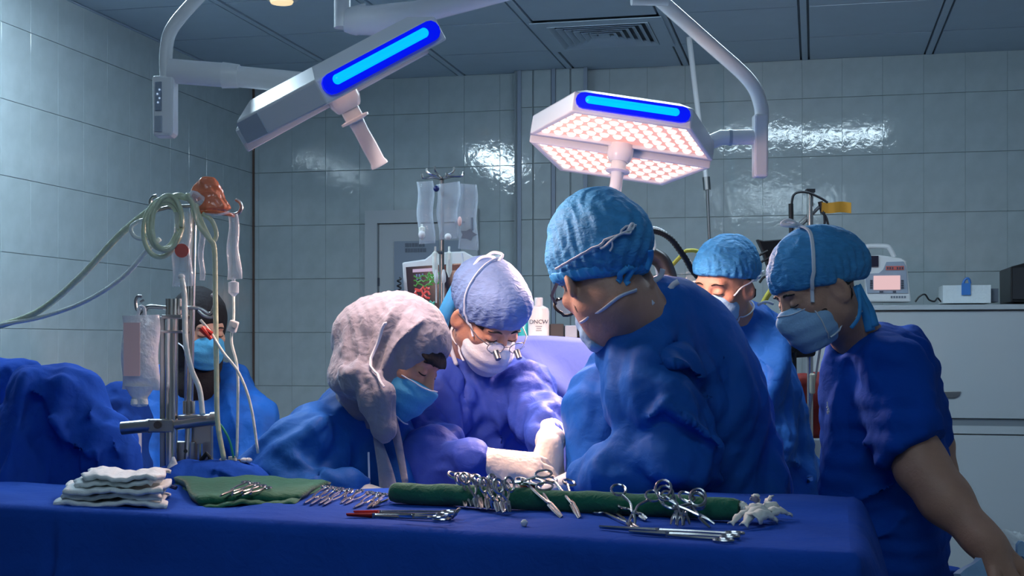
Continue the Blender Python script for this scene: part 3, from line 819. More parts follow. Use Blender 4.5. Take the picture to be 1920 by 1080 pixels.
# monitor device with handle
dv = empty('bedside_device', room(upx(1664, 6.5), 6.5, zt), 'white medical device with carry handle and pink screen on the cabinet', 'device')
VD = 6.42
def dpt(px, py, v=VD): 
    Y = v / (CT + (px - HX) / F * ST); p = at(px, py, Y); return p
def dbox(x0, y0, x1, y1, v0, v1, name, mt, par, bev=0.0):
    a, b = dpt(x0, y0, v0), dpt(x1, y1, v0); m = MB()
    ua, ub = upx(x0, v0), upx(x1, v0)
    m.box(room((ua + ub) / 2, (v0 + v1) / 2, (a.z + b.z) / 2), (abs(ub - ua), v1 - v0, abs(a.z - b.z)), ROOM)
    return m.build(name, mt, par, smooth=False, bevel=bev)
def poly_dev(pts, v0, v1, name, mt, par, bev=0.0):
    o = room(0, v0, 0); pl = []
    for (x, y) in pts: pl.append((upx(x, v0), dpt(x, y, v0).z))
    m = MB(); m.prism(pl, o, (CT, -ST, 0), (0, 0, 1), (ST, CT, 0), 0, v1 - v0); return m.build(name, mt, par, smooth=False, bevel=bev)
body = poly_dev([(1620, 480), (1650, 478), (1690, 484), (1700, 490), (1709, 566), (1624, 566)], VD, VD + .18, 'device_body', M['white'], dv, .008)
poly_dev([(1622, 513), (1648, 512), (1656, 505), (1662, 491), (1694, 490), (1699, 500), (1703, 550), (1626, 550)], VD - .006, VD, 'front_panel', M['bluegrey'], body, .002)
dbox(1624, 480, 1647, 500, VD - .008, VD, 'knob_window', M['scr_black'], body)
dbox(1661, 499, 1695, 506, VD - .009, VD - .005, 'red_label', M['redprint'], body)
for k in range(7):
    if k != 3: dbox(1663 + k * 4.6, 500.5, 1666 + k * 4.6, 505, VD - .0105, VD - .008, 'letter_block', M['print'], body)
dbox(1638, 517, 1688, 543, VD - .012, VD - .005, 'pink_screen', M['scr_pink'], body)
for x in (1634, 1692):
    for k in range(4): dbox(x - 2.5, 525 + k * 4.4, x + 2.5, 528 + k * 4.4, VD - .01, VD - .005, 'button', M['print'], body)
dbox(1649, 545.5, 1656, 548.5, VD - .01, VD - .005, 'button', M['print'], body); dbox(1674, 545.5, 1680, 548.5, VD - .01, VD - .005, 'button', M['print'], body)
for k in range(6): dbox(1670 + k * 5, 555, 1673.6 + k * 5, 559, VD - .003, VD, 'letter_block', M['greyprint'], body)
m = MB(); m.tube(curve([dpt(1622, 484, VD + .08), dpt(1621, 468, VD + .08), dpt(1628, 462, VD + .08), dpt(1660, 462, VD + .08), dpt(1668, 466, VD + .08), dpt(1677, 482, VD + .08)], 5), .012, 10)
m.build('carry_handle', M['white'], dv)
# cable beside it
m = MB(); m.tube(curve([dpt(1716, 566, 6.4), dpt(1724, 556, 6.4), dpt(1734, 552, 6.4), dpt(1742, 562, 6.4), dpt(1752, 565, 6.4), dpt(1758, 559, 6.45), dpt(1764, 565, 6.45), dpt(1772, 566, 6.4)], 6), .004, 8)
tag(m.build('cable', M['black'], None), 'short black cable curled on the cabinet beside the white box', 'cable')
bx = empty('cardboard_box', room(upx(1818, 6.45), 6.45, zt), 'low white box with a blue tab on the cabinet top', 'box')
b_ = dbox(1768, 535, 1858, 568, 6.36, 6.6, 'box_body', M['gauze'], bx)
dbox(1858, 541, 1872, 566, 6.40, 6.56, 'box_end', M['greyprint'], bx)
dbox(1803, 531, 1820, 553, 6.352, 6.36, 'blue_label', M['blueplastic'], bx)
m = MB(); m.tube(curve([dpt(1806, 533, 6.38), dpt(1808, 526, 6.38), dpt(1813, 522, 6.38), dpt(1817, 524, 6.38), dpt(1819, 532, 6.38)], 5), .006, 8); m.build('blue_tab', M['blueplastic'], bx)
bk = empty('dark_cabinet_box', room(upx(1960, 6.5), 6.5, zt), 'dark box at the right end of the cabinet top', 'box')
poly_dev([(1895, 500), (1990, 474), (1990, 566), (1896, 566)], 6.42, 6.8, 'box_body', M['black'], bk, .004)
dbox(1899, 502, 1985, 560, 6.41, 6.42, 'dark_front', M['dark'], bk)

# vital signs monitor behind the surgeon
Ym = 5.3
mo = empty('patient_monitor', at(850, 640, Ym), 'white patient monitor with coloured traces behind the surgeon', 'monitor')
mex = (at(940, 481, Ym) - at(755, 491, Ym)).normalized(); mez = Vector((-mex.z, 0, mex.x)); mey = Vector((0, 1, 0))
mc = at(755, 491, Ym)
def mp(px, py, d=0.0):           # pixel on the monitor face
    return at(px, py, Ym) + mey * d
def mquad(pts, d0, d1, name, mt, par, bev=0.0):
    pl = [((at(x, y, Ym) - mc).dot(Vector((1, 0, 0))), (at(x, y, Ym) - mc).dot(Vector((0, 0, 1)))) for x, y in pts]
    m = MB(); m.prism(pl, mc, (1, 0, 0), (0, 0, 1), (0, 1, 0), d0, d1); return m.build(name, mt, par, smooth=False, bevel=bev)
fr = mquad([(754, 492), (797, 486), (812, 474), (870, 471), (886, 480), (938, 478), (948, 640), (764, 652)], 0, .09, 'monitor_case', M['white'], mo, .006)
mquad([(761, 501), (931, 489), (938, 626), (771, 638)], -.004, .002, 'screen', M['scr_black'], mo)
sc_ = [o for o in mo.children if o.name.startswith('screen')][0]
def sbar(x0, y0, x1, y1, mt, name='trace'): mquad([(x0, y0), (x1, y0 - (x1 - x0) * .06), (x1, y1 - (x1 - x0) * .06), (x0, y1)], -.008, -.004, name, mt, sc_)
sbar(774, 505, 811, 511, M['scr_white'], 'title_bar')
for (x, y) in ((780, 514), (785, 514), (791, 513), (781, 520), (787, 519)): sbar(x, y, x + 3, y + 5, M['scr_blue'], 'digit')
sbar(815, 499, 905, 509, M['scr_maroon'], 'header')
def trace(pts, mt, r=.0032):
    m = MB(); m.tube([mp(x, y, -.008) for x, y in pts], r, 6); m.build('trace', mt, sc_)
def zig(x0, x1, y0, amp, n): return [(x0 + (x1 - x0) * k / n, y0 + random.uniform(-amp, amp)) for k in range(n + 1)]
for y in (520, 527, 534): trace(zig(776, 812, y, 3, 10), M['scr_green'])
for y in (514, 521, 530): trace(zig(802, 828, y, 4, 9), M['scr_green'], .005)
for y in (541, 548, 555): trace(zig(778, 806, y, 5, 9), M['scr_red'], .0048)
for y in (566, 574, 582, 590): trace(zig(781, 815, y, 4, 9), M['scr_cyan'], .0042)
sbar(804, 574, 811, 580, M['scr_cyan'], 'digit')
for x in zip((870, 885, 915), (512, 530, 522)): trace(zig(x[0], x[0] + 18, x[1], 3, 6), M['scr_green'], .003)
m = MB(); m.tube([at(852, 640, Ym + .05), Vector((at(852, 640, Ym).x, Ym + .05, .08))], .025, 12); m.build('monitor_pole', M['steeldark'], mo)
m = MB(); m.lathe((at(852, 640, Ym).x, Ym + .05, .0), (0, 0, 1), [(.25, 0), (.25, .05), (.05, .09), (.03, .1)], 20); m.build('monitor_base', M['steeldark'], mo)
for k in range(5):              # coiled dark cable at its left edge
    pass
m = MB(); m.tube(curve([at(749 + 4 * math.sin(k * 2.2), 520 + k * 3.2, Ym - .01) + Vector((0, .012 * math.cos(k * 2.2), 0)) for k in range(24)], 4), .0035, 6)
tag(m.build('coiled_cable', M['dark'], None), 'dark coiled cable hanging at the left edge of the patient monitor', 'cable')

# middle drip stand with bags, in front of the monitor
Yi = 4.9
st = empty('drip_stand', Vector((at(828, 640, Yi).x, Yi, 0)), 'steel drip stand hung with clear bags, behind the surgeon', 'drip stand')
px_ = at(828, 640, Yi).x
m = MB(); m.tube([(px_, Yi, .1), (px_, Yi, at(0, 338, Yi).z)], .0095, 12); m.build('pole', M['steeldark'], st)
for k in range(5):
    a = k * 2 * math.pi / 5; m = MB(); m.tube([(px_, Yi, .1), (px_ + .26 * math.cos(a), Yi + .26 * math.sin(a), .05)], .012, 8); lg = m.build('leg', M['steel'], st)
    m = MB(); m.lathe((px_ + .26 * math.cos(a), Yi + .26 * math.sin(a), .0), (0, 0, 1), [(.02, 0), (.028, .01), (.028, .04), (.015, .05)], 10); m.build('caster', M['dark'], lg)
for k, (dx, dy) in enumerate(((-26, -6), (22, -8), (38, 0), (-12, -10), (8, 2), (-34, 4))):
    m = MB(); z = 332
    m.tube(curve([at(828, 336, Yi), at(828 + dx * .5, 331 + dy * .3, Yi - .02), at(828 + dx, 330 + dy, Yi - .03), at(828 + dx * 1.08, 322 + dy, Yi - .03)], 4), .0045, 8); m.build('hook', M['steel'], st)
def bag_obj(name, label, pts, th, material, group=None, cat='bag', Y0=None, puff=.4, seam=True):
    """flat plastic bag: outline in pixels (clockwise from the top left) at depth Y0, thick in the middle"""
    t = empty(name, at(sum(p[0] for p in pts) / len(pts), max(p[1] for p in pts), Y0), label, cat, group)
    (x0, y0), (x1, y1), (x2, y2), (x3, y3) = pts
    nu, nv = 9, 13; A = []; Bk = []
    for j in range(nv):
        v = j / (nv - 1); ra = []; rb = []
        for i in range(nu):
            u_ = i / (nu - 1)
            X = (x0 * (1 - u_) + x1 * u_) * (1 - v) + (x3 * (1 - u_) + x2 * u_) * v
            Yp = (y0 * (1 - u_) + y1 * u_) * (1 - v) + (y3 * (1 - u_) + y2 * u_) * v
            X += (1 if u_ < .5 else -1) * 2.0 * math.sin(v * 9 + u_ * 3) * (abs(u_ - .5) * 2)
            b = (math.sin(math.pi * u_) ** .7) * (math.sin(math.pi * min(1, .06 + v * .94)) ** puff) * th
            w = .0016 * math.sin(X * .35 + Yp * .21) + .0012 * math.sin(X * .6 - Yp * .33)
            ra.append(at(X, Yp, Y0 - b / 2 - .0006 + w)); rb.append(at(X, Yp, Y0 + b / 2 + .0006 + w * .5))
        A.append(ra); Bk.append(rb[::-1])
    m = MB(); m.grid(A); m.grid(Bk)
    n = nv * nu
    for j in range(nv - 1):
        m.f.append((j * nu, (j + 1) * nu, n + (j + 1) * nu + nu - 1, n + j * nu + nu - 1)); m.f.append((j * nu + nu - 1, n + j * nu, n + (j + 1) * nu, (j + 1) * nu + nu - 1))
    m.build('bag_film', material, t, sharp=None)
    return t
def chamber(t, px, py0, py1, Y, r=.009, mt='tubeclear', cap='white'):
    m = MB(); a, b = at(px, py0, Y), at(px, py1, Y); h = a.z - b.z
    m.lathe(a, (0, 0, -1), [(r * .35, 0), (r * .35, h * .15), (r, h * .22), (r, h * .8), (r * .5, h * .92), (r * .3, h)], 12); m.build('drip_chamber', M[mt], t)
b1 = bag_obj('drip_bag', 'clear drip bag hanging leftmost on the stand behind the surgeon', [(781, 341), (812, 339), (815, 456), (785, 458)], .03, M['bag'], Y0=Yi - .05)
chamber(b1, 791, 420, 450, Yi - .08, .012)
m = MB(); m.ell(at(791, 440, Yi - .085), (.013, .013, .016)); m.build('port_cap', M['white'], b1)
m = MB(); m.ell(at(818, 354, Yi - .07), (.011, .01, .011)); m.build('blue_cap', M['navy'], b1)
b2 = bag_obj('drip_bag', 'clear drip bag hanging in front of the stand pole with a white port', [(818, 346), (862, 340), (858, 447), (822, 450)], .035, M['bag'], Y0=Yi - .04)
m = MB(); m.ell(at(840, 444, Yi - .075), (.013, .012, .013)); m.build('port_cap', M['white'], b2)
b3 = bag_obj('drip_bag', 'clear drip bag with a dark star-shaped patch, rightmost on the stand', [(860, 344), (894, 346), (896, 470), (858, 466)], .03, M['bag'], Y0=Yi - .02)
star = [(17 * (1 if k % 2 == 0 else .62) * math.cos(k * math.pi / 5) , 12 * (1 if k % 2 == 0 else .62) * math.sin(k * math.pi / 5)) for k in range(10)]
m = MB(); m.prism([(x * Yi / F, y * Yi / F) for x, y in star], at(878, 440, Yi - .05), (1, 0, 0), (0, 0, 1), (0, 1, 0), -.002, .002); m.build('dark_patch', M['greyprint'], b3, smooth=False)
m = MB(); m.tube([at(885, 408, Yi - .05), at(885, 432, Yi - .05)], .005, 8); m.build('dark_strip', M['greyprint'], b3)
m = MB(); m.ell(at(862, 415, Yi - .05), (.008, .008, .018)); m.build('pink_port', M['pinkprint'], b3)
chamber(b2, 816, 462, 520, Yi - .06, .011); chamber(b3, 842, 462, 520, Yi - .06, .011)
m = MB(); m.tube([at(812, 473, Yi - .05), at(830, 473, Yi - .05)], .006, 8); m.build('clamp_bar', M['steeldark'], st)
for i, (x, lab) in enumerate(((818, 'left of two white drip-chamber reflections in front of the monitor screen'), (832, 'right of two white drip-chamber reflections in front of the monitor screen'))):
    m = MB(); m.lathe(at(x, 516, Yi - .1), (0, 0, -1), [(.004, -.02), (.008, 0), (.008, .022), (.003, .03), (.0025, .10)], 10)
    tag(m.build('drip_chamber', M['white'], None), lab, 'drip chamber')  # bright reflections on the drip chambers, built as white solids
m = MB(); m.tube(curve([at(866, 474, Yi - .05), at(868, 490, Yi - .05), at(862, 508, Yi - .06), at(860, 540, Yi - .06)], 5), .004, 8)
tag(m.build('drip_line', M['tie'], None), 'thin white drip line hanging below the right-hand clear bags', 'tube')

# hand rub bottle and neighbours, on a shelf trolley behind the screen
Yb = 4.4; zs = at(0, 634, Yb).z
sh = empty('instrument_trolley', (at(1050, 640, Yb).x, Yb + .1, 0), 'grey trolley behind the pale blue screen, holding the white bottle', 'trolley')
xs0, xs1 = at(955, 0, Yb).x, at(1180, 0, Yb).x
m = MB(); m.box(((xs0 + xs1) / 2, Yb + .12, zs - .012), (xs1 - xs0, .4, .024)); m.build('shelf', M['white'], sh, smooth=False)
for x in (xs0 + .02, xs1 - .02):
    for y in (Yb - .06, Yb + .30):
        m = MB(); m.tube([(x, y, 0), (x, y, zs - .02)], .014, 8); m.build('leg', M['steel'], sh)
bt = empty('hand_rub_bottle', at(1010, 634, Yb), 'white plastic bottle with a square cap and dark lettering, behind the screen', 'bottle')
k_ = Yb / F
m = MB(); m.lathe(at(1010, 634, Yb), (0, 0, 1), [(18.5 * k_, 0), (20 * k_, 2 * k_), (20 * k_, 50 * k_), (18 * k_, 56 * k_), (11 * k_, 60 * k_), (8 * k_, 61 * k_)], 24, 1.0, .62, ref=(1, 0, 0)); m.build('bottle_body', M['white'], bt)
m = MB(); m.lathe(at(1010, 574, Yb), (0, 0, 1), [(8 * k_, 0), (8 * k_, 15 * k_), (7.4 * k_, 16 * k_)], 16); m.build('cap', M['white'], bt)
def text(body_, name, p, size, material, parent, R=None, ext=.0006, align='CENTER'):
    c = bpy.data.curves.new(name, 'FONT'); c.body = body_; c.size = size; c.align_x = align; c.extrude = ext; c.materials.append(material)
    f_ = bpy.data.objects.new(name + '_curve', c); COL.objects.link(f_); bpy.context.view_layer.update()
    me = bpy.data.meshes.new_from_object(f_.evaluated_get(bpy.context.evaluated_depsgraph_get())); bpy.data.objects.remove(f_)
    o = bpy.data.objects.new(name, me); COL.objects.link(o); o.rotation_euler = R or (math.radians(90), 0, 0)
    o.parent = parent; o.location = Vector(p) - ORG[parent.name]; ORG[o.name] = Vector(p); return o
text('DNCW', 'lettering', at(1010, 607, Yb) + Vector((0, -.0235, 0)), .019, M['print'], bt)
for k, w in enumerate((12, 9, 11)):
    m = MB(); m.box(at(1010, 612 + 4 * k, Yb) + Vector((0, -.0232, 0)), (w * k_, .001, .0016)); m.build('print_line', M['greyprint'], bt, smooth=False)
m = MB(); a = at(982, 634, Yb + .03); m.lathe(a, (0, 0, 1), [(.017, 0), (.019, .004), (.019, .055), (.010, .07), (.008, .09), (.012, .092), (.012, .1)], 14)
tag(m.build('soap_bottle', M['teal'], None), 'small teal bottle between the surgeon and the white bottle', 'bottle')
for i, (x0, x1, y0, mt, lab) in enumerate(((1030, 1058, 607, 'dark', 'dark box just right of the white bottle'), (1058, 1083, 610, 'bluegrey', 'grey-blue box between two dark ones behind the screen'), (1083, 1100, 616, 'black', 'small black box nearest the bending man, behind the screen'))):
    m = MB(); a, b = at(x0, y0, Yb), at(x1, 634, Yb); m.box(((a.x + b.x) / 2, Yb + .03, (a.z + b.z) / 2), (b.x - a.x - .003, .08, a.z - b.z))
    tag(m.build('supply_box', M[mt], None, smooth=False, bevel=.004), lab, 'box')

# equipment stand to the right of the team: pole, dark panel, cables, yellow tag, dark red bag
Ye = 4.7
es = empty('equipment_stand', (at(1512, 0, Ye).x, Ye, 0), 'steel equipment pole with a black panel between the two men at the right', 'equipment stand')
ex_ = at(1519, 0, Ye).x
m = MB(); m.tube([(ex_, Ye, .08), at(1519, 356, Ye)], .011, 12); m.build('pole', M['steel'], es)
m = MB(); m.box(at(1519, 358, Ye), (.03, .03, .012)); m.build('pole_cap', M['dark'], es, smooth=False)
m = MB(); m.lathe((ex_, Ye, 0), (0, 0, 1), [(.24, 0), (.24, .04), (.04, .08), (.02, .1)], 18); m.build('base', M['dark'], es)
def epoly(pts, d0, d1, name, mt, par, bev=.004, Y=None):
    Y = Y or Ye; o = at(1480, 500, Y); pl = [((x - 1480) * Y / F, -(y - 500) * Y / F) for x, y in pts]
    m = MB(); m.prism(pl, o, (1, 0, 0), (0, 0, 1), (0, 1, 0), d0, d1); return m.build(name, mt, par, smooth=False, bevel=bev)
epoly([(1418, 449), (1430, 452), (1470, 449), (1530, 455), (1530, 520), (1450, 520), (1440, 505), (1428, 470)], -.02, .02, 'black_panel', M['black'], es)
m = MB(); m.tube([at(1483, 382, Ye - .03), at(1484, 450, Ye - .03)], .0085, 10); m.build('black_rod', M['black'], es)
m = MB(); m.tube([at(1489, 436, Ye), at(1536, 388, Ye)], .006, 8); m.build('brace', M['steeldark'], es)
m = MB(); m.tube([at(1489, 428, Ye + .01), at(1520, 398, Ye + .01)], .005, 8); m.build('brace', M['steeldark'], es)
for pts in ([(1484, 384), (1488, 366), (1500, 360), (1518, 362), (1540, 372), (1552, 380)], [(1541, 398), (1550, 410), (1555, 440), (1554, 480), (1548, 560)], [(1545, 398), (1546, 420), (1538, 445), (1530, 470)], [(1410, 488), (1425, 478), (1440, 470)], [(1412, 500), (1430, 490), (1446, 482)], [(1424, 530), (1432, 520), (1445, 517), (1460, 520)]):
    m = MB(); m.tube(curve([at(x, y, Ye - .02) for x, y in pts], 5), .0042, 8); m.build('cable', M['dark'], es)
m = MB(); m.tube([at(1538, 378, Ye), at(1543, 400, Ye)], .009, 8); m.build('tag_clip', M['black'], es)
m = MB(); A = [[at(1541 + 55 * i / 8, 379 + 20 * j / 3 + 1.2 * math.sin(i * .9), Ye - .01 + .004 * math.sin(i * 1.3)) for i in range(9)] for j in range(4)]; m.sheet(A, .003)
tag(m.build('yellow_tag', M['yellow'], None), 'yellow tape flag hanging from the equipment pole against the tiles', 'tag')
epoly([(1446, 598), (1530, 598), (1524, 668), (1470, 672), (1452, 640)], -.05, .05, 'black_unit', M['black'], es, .01)
m = MB(); m.tube([at(1489, 660, Ye - .05), at(1490, 760, Ye - .05)], .0085, 8); m.build('black_rod', M['black'], es)
m = MB(); m.tube(curve([at(1540, 640, Ye - .05), at(1532, 690, Ye - .05), at(1520, 760, Ye - .05), at(1512, 850, Ye - .05)], 5), .004, 8); m.build('cable', M['steeldark'], es)
m = MB(); m.lathe(at(1523, 738, Ye - .07), (0, 0, 1), [(.008, 0), (.010, .004), (.010, .066), (.007, .07)], 12); tag(m.build('cream_tube', M['cream'], None), 'short cream cylinder clipped in front of the dark red bag', 'tube')
m = MB(); m.lathe(at(1488, 756, Ye - .08), (0, 0, 1), [(.004, 0), (.006, .004), (.006, .06), (.009, .07)], 10); tag(m.build('white_clip', M['white'], None), 'thin white clip on the black rod beside the dark red bag', 'clip')
ops = [('u', 0, p_box(at(1530, 760, Ye + .12), (.09, .05, .115), rad=.03)), ('u', .03, p_ell(at(1545, 735, Ye + .1), (.05, .06, .06)))]
o = solid('red_bag', ops, at(1460, 860, Ye) + Vector((-.05, -.1, 0)), at(1600, 680, Ye) + Vector((.05, .3, 0)), .007, M['redcloth'], None, disp=lambda P: .006 * cloth_noise(P, 3, 12))
tag(o, 'dark red bag hanging behind the equipment pole', 'bag')
m = MB(); m.box(at(1529, 842, Ye + .06), (.055, .05, .075)); tag(m.build('white_carton', M['cab'], None, smooth=False, bevel=.005), 'small white carton under the dark red bag', 'box')
# breathing hoses behind the bending man
def hose(name, label, pts, Y, r, mt, ribs=True, cat='hose'):
    P_ = curve([at(x, y, Y + (z if z else 0)) for x, y, z in pts], 14)
    rs = [r * (1.0 + (.14 if (i % 2) else -.06)) if ribs else r for i in range(len(P_))]
    m = MB(); m.tube(P_, rs, 10); return tag(m.build(name, M[mt], None, sharp=60), label, cat)
hose('breathing_hose', 'black ribbed hose curving from behind the blue cap towards the masked man', [(1195, 436, 0), (1225, 433, 0), (1255, 446, 0), (1282, 480, .02), (1310, 520, .08), (1380, 565, .2), (1470, 618, .36)], 4.3, .0095, 'black')
hose('breathing_hose', 'white ribbed hose above the black one behind the blue cap', [(1190, 448, 0), (1205, 434, 0), (1232, 430, 0), (1262, 452, 0), (1290, 490, .05), (1330, 530, .1), (1390, 575, .2), (1475, 628, .30)], 4.36, .008, 'white')
hose('scope_hose', 'thick black hose end just behind the nape of the bending man', [(1222, 478, 0), (1240, 490, 0), (1252, 515, 0), (1262, 560, 0), (1300, 640, .15), (1400, 680, .4), (1480, 650, .64)], 4.0, .026, 'black', False)
hose('yellow_hose', 'yellow hose left of the masked man facing us', [(1258, 500, 0), (1275, 482, 0), (1290, 470, 0), (1320, 480, .02), (1380, 550, .08), (1465, 630, .15)], 4.5, .007, 'yellowtube', False)
hose('yellow_hose', 'yellow-green hose between the two masked men at the right', [(1418, 590, 0), (1430, 570, 0), (1442, 550, 0), (1458, 535, 0), (1490, 570, .02), (1496, 606, .05)], 4.6, .010, 'yellowtube', False)
hose('grey_tube', 'thin grey tube beside the bending man\'s nape', [(1190, 452, 0), (1210, 440, 0), (1226, 452, 0), (1230, 500, 0), (1260, 590, .1), (1360, 650, .25), (1475, 645, .40)], 4.25, .005, 'tubeclear', False, 'tube')
# ------------------------------------------------------------------ people
def head_frame(Fw, Uh):
    y = Vector(Fw).normalized(); z = Vector(Uh); z = (z - y * z.dot(y)).normalized(); x = y.cross(z)
    return rotm(x, y, z)
def head_ops(H, R, s=1.0, nose=1.0):
    L = lambda fn: loc(fn, R, H, s)
    o = [('u', 0, L(p_ell((0, -.018, .036), (.0765, .098, .083)))),
         ('u', .03, L(p_ell((0, .020, -.030), (.064, .074, .088)))),
         ('u', .03, L(p_cap((-.045, .0, -.062), (0, .062, -.098), .022))),
         ('u', .03, L(p_cap((.045, .0, -.062), (0, .062, -.098), .022))),
         ('u', .02, L(p_ell((0, .076, -.104), (.021, .017, .017)))),
         ('u', .02, L(p_cap((-.034, .076, .020), (.034, .076, .020), .013))),
         ('u', .02, L(p_ell((.047, .055, -.026), (.021, .020, .017)))),
         ('u', .02, L(p_ell((-.047, .055, -.026), (.021, .020, .017))))]
    for sx in (-1, 1):
        o += [('s', .018, L(p_ell((sx * .031, .103, -.001), (.019, .018, .012)))),
              ('u', .006, L(p_ell((sx * .031, .079, -.003), (.0155, .0135, .0115))))]
    o += [('u', .012, L(p_cap((0, .088, .008), (0, .108 * nose, -.036), .0085, .0125))),
          ('u', .008, L(p_ell((.011, .096, -.040), (.008, .010, .007)))),
          ('u', .008, L(p_ell((-.011, .096, -.040), (.008, .010, .007)))),
          ('u', .008, L(p_cap((-.018, .086, -.066), (.018, .086, -.066), .006))),
          ('u', .006, L(p_cap((-.014, .086, -.075), (.014, .086, -.075), .007)))]
    for sx in (-1, 1):
        Re = Matrix.Rotation(sx * .50, 3, 'Z') @ Matrix.Rotation(-.2, 3, 'X')
        o += [('u', .008, L(p_ell((sx * .080, -.014, -.018), (.0095, .021, .034), Re))),
              ('s', .006, L(p_ell((sx * .0885, -.006, -.013), (.0075, .0115, .020), Re)))]
    return o
def neck_ops(H, R, s, base):
    a = Vector(H) + R @ Vector((0, -.022, -.06)) * s
    return [('u', .04, p_cap(a, base, .055 * s, .064 * s))]
def grad(fn, P, e=.0015):
    g = np.stack([fn(P + f32(d)) - fn(P - f32(d)) for d in ((e, 0, 0), (0, e, 0), (0, 0, e))], -1)
    return g / (np.linalg.norm(g, axis=-1, keepdims=True) + 1e-9)
def project(ops, pts, gap):
    fn = sdf(ops); P = f32([list(p) for p in pts])
    for _ in range(12): P = P - grad(fn, P) * (fn(P) - gap)[:, None] * .8
    return [Vector(p) for p in P.tolist()]
def un(*lists): return [('u', 0, sdf(l)) for l in lists]
def bounds(p, r): p = Vector(p); return p - Vector((r, r, r)), p + Vector((r, r, r))

def cap_ops(H, R, s=1.0, bulge=(.095, .120, .102), cen=(0, -.022, .045), tilt=.42, zf=.036, extra=()):
    L = lambda fn: loc(fn, R, H, s)
    o = [('u', 0, L(p_ell(cen, bulge)))]
    for (c, r) in extra: o.append(('u', .04, L(p_ell(c, r))))
    n = Vector((0, tilt, -1)).normalized()
    def pl(P): return (P @ f32(n)) - float(Vector((0, .10, zf)).dot(n))
    # gathers: fine ridges running to the crown
    def gather(P):
        a = np.arctan2(P[..., 0], P[..., 1] + .02)
        return -.0016 * np.sin(a * 26 + 3 * np.sin(P[..., 2] * 30)) * np.clip((.13 - P[..., 2]) * 12, 0, 1)
    o.append(('d', 0, L(gather)))
    o.append(('i', .006, L(pl)))
    return o, L(pl)
def creases(seed, amp=.012, sc=5.0): return lambda P: amp * crumple(P, seed, sc) + amp * .18 * cloth_noise(P, seed + 90, sc * 4)
def wrinkle(seed, amp=.003, sc=26): return lambda P: amp * cloth_noise(P, seed, sc)

def mask_ops(H, R, s, wx=1.0, zt=-.010):
    L = lambda fn: loc(fn, R, H, s)
    def pleats(P): return -.0012 * np.sin(P[..., 2] * 190 + .6) * (np.abs(P[..., 0]) < .07)
    return [('u', 0, L(p_ell((0, .044, -.064), (.069 * wx, .080, .072)))), ('u', .02, L(p_cap((0, .10, -.012), (0, .118, -.04), .014, .017))),
            ('u', .02, L(p_ell((0, .07, -.1), (.036, .034, .036)))),
            ('d', 0, L(pleats)),
            ('i', .006, L(p_box((0, .09 + (1 - wx) * .12, (zt - .130) / 2), (.072 * wx, .072, (zt + .130) / 2), rad=.01)))]

def ring(H, R, s, c, rx, rz, n=20, yb=0.0):
    return [Vector(H) + R @ (Vector((c[0] + rx * math.cos(a), c[1] - yb * abs(math.cos(a)) * 0, c[2] + rz * math.sin(a))) * s) for a in [2 * math.pi * k / n for k in range(n)]]

def hand(name, wrist, fdir, back, thumb, material, parent, curl=(.5, .6, .4), s=1.0, cuff=None, spread=.1, vox=.0028):
    """a hand with five fingers: fdir along the fingers, back = out of the back of the hand, thumb = +1/-1 side"""
    y = Vector(fdir).normalized(); z = Vector(back); z = (z - y * z.dot(y)).normalized(); x = y.cross(z) * thumb
    W = lambda a, b, c: Vector(wrist) + (x * a + y * b + z * c) * s
    o = [('u', 0, p_cap(W(-.012, .0, 0), W(-.020, .080, 0), .020 * s, .017 * s)), ('u', .02, p_cap(W(.008, .005, 0), W(.022, .082, 0), .021 * s, .016 * s)),
         ('u', .02, p_cap(W(0, .02, 0), W(0, .085, .001), .018 * s, .014 * s))]
    for (bx, by, ln, r, ox) in ((.029, .088, .072, .0092, 1), (.009, .092, .081, .0095, .3), (-.011, .089, .075, .0092, -.4), (-.029, .082, .058, .0082, -1.1)):
        p = Vector((bx, by, .001)); a = 0; sp = ox * spread; L_ = [.46 * ln, .31 * ln, .27 * ln]; rr = r
        for k in range(3):
            a += curl[k]; d = Vector((math.sin(sp) * math.cos(a), math.cos(sp) * math.cos(a), -math.sin(a)))
            q = p + d * L_[k]; r2 = rr * .92
            o.append(('u', .006 if k == 0 else .003, p_cap(W(*p), W(*q), rr * s, r2 * s))); p = q; rr = r2
    t0, t1, t2, t3 = (.020, .018, -.004), (.046, .046, -.016), (.052, .074, -.026), (.046, .096, -.032)
    o += [('u', .014, p_cap(W(*t0), W(*t1), .0165 * s, .0125 * s)), ('u', .004, p_cap(W(*t1), W(*t2), .0118 * s, .0105 * s)), ('u', .003, p_cap(W(*t2), W(*t3), .0102 * s, .0088 * s))]
    pts = [Vector(wrist), W(0, .19, 0), W(.06, .1, 0), W(-.05, .1, -.06)]
    if cuff:
        o.append(('u', .012, p_cap(cuff, W(0, -.002, 0), .034 * s, .025 * s)))
        o.append(('u', .003, p_cap(Vector(cuff) + (W(0, 0, 0) - Vector(cuff)) * .55, Vector(cuff) + (W(0, 0, 0) - Vector(cuff)) * .60, .0335 * s)))
        pts.append(Vector(cuff))
    lo = [min(p[i] for p in pts) - .06 for i in range(3)]; hi = [max(p[i] for p in pts) + .06 for i in range(3)]
    return solid(name, o, lo, hi, vox, material, parent, disp=lambda P: .0006 * cloth_noise(P, 5, 60)), o

def chain(pts, k=.04, first_k=0.0):
    return [('u', first_k if i == 0 else k, p_cap(a[0], b[0], a[1], b[1])) for i, (a, b) in enumerate(zip(pts[:-1], pts[1:]))]
def A(px, py, Y, r): return (at(px, py, Y), r)
def fold(pts, w, amp, sy=.35): return ('d', 0, p_fold([at(*p) for p in pts], w, amp, sy))

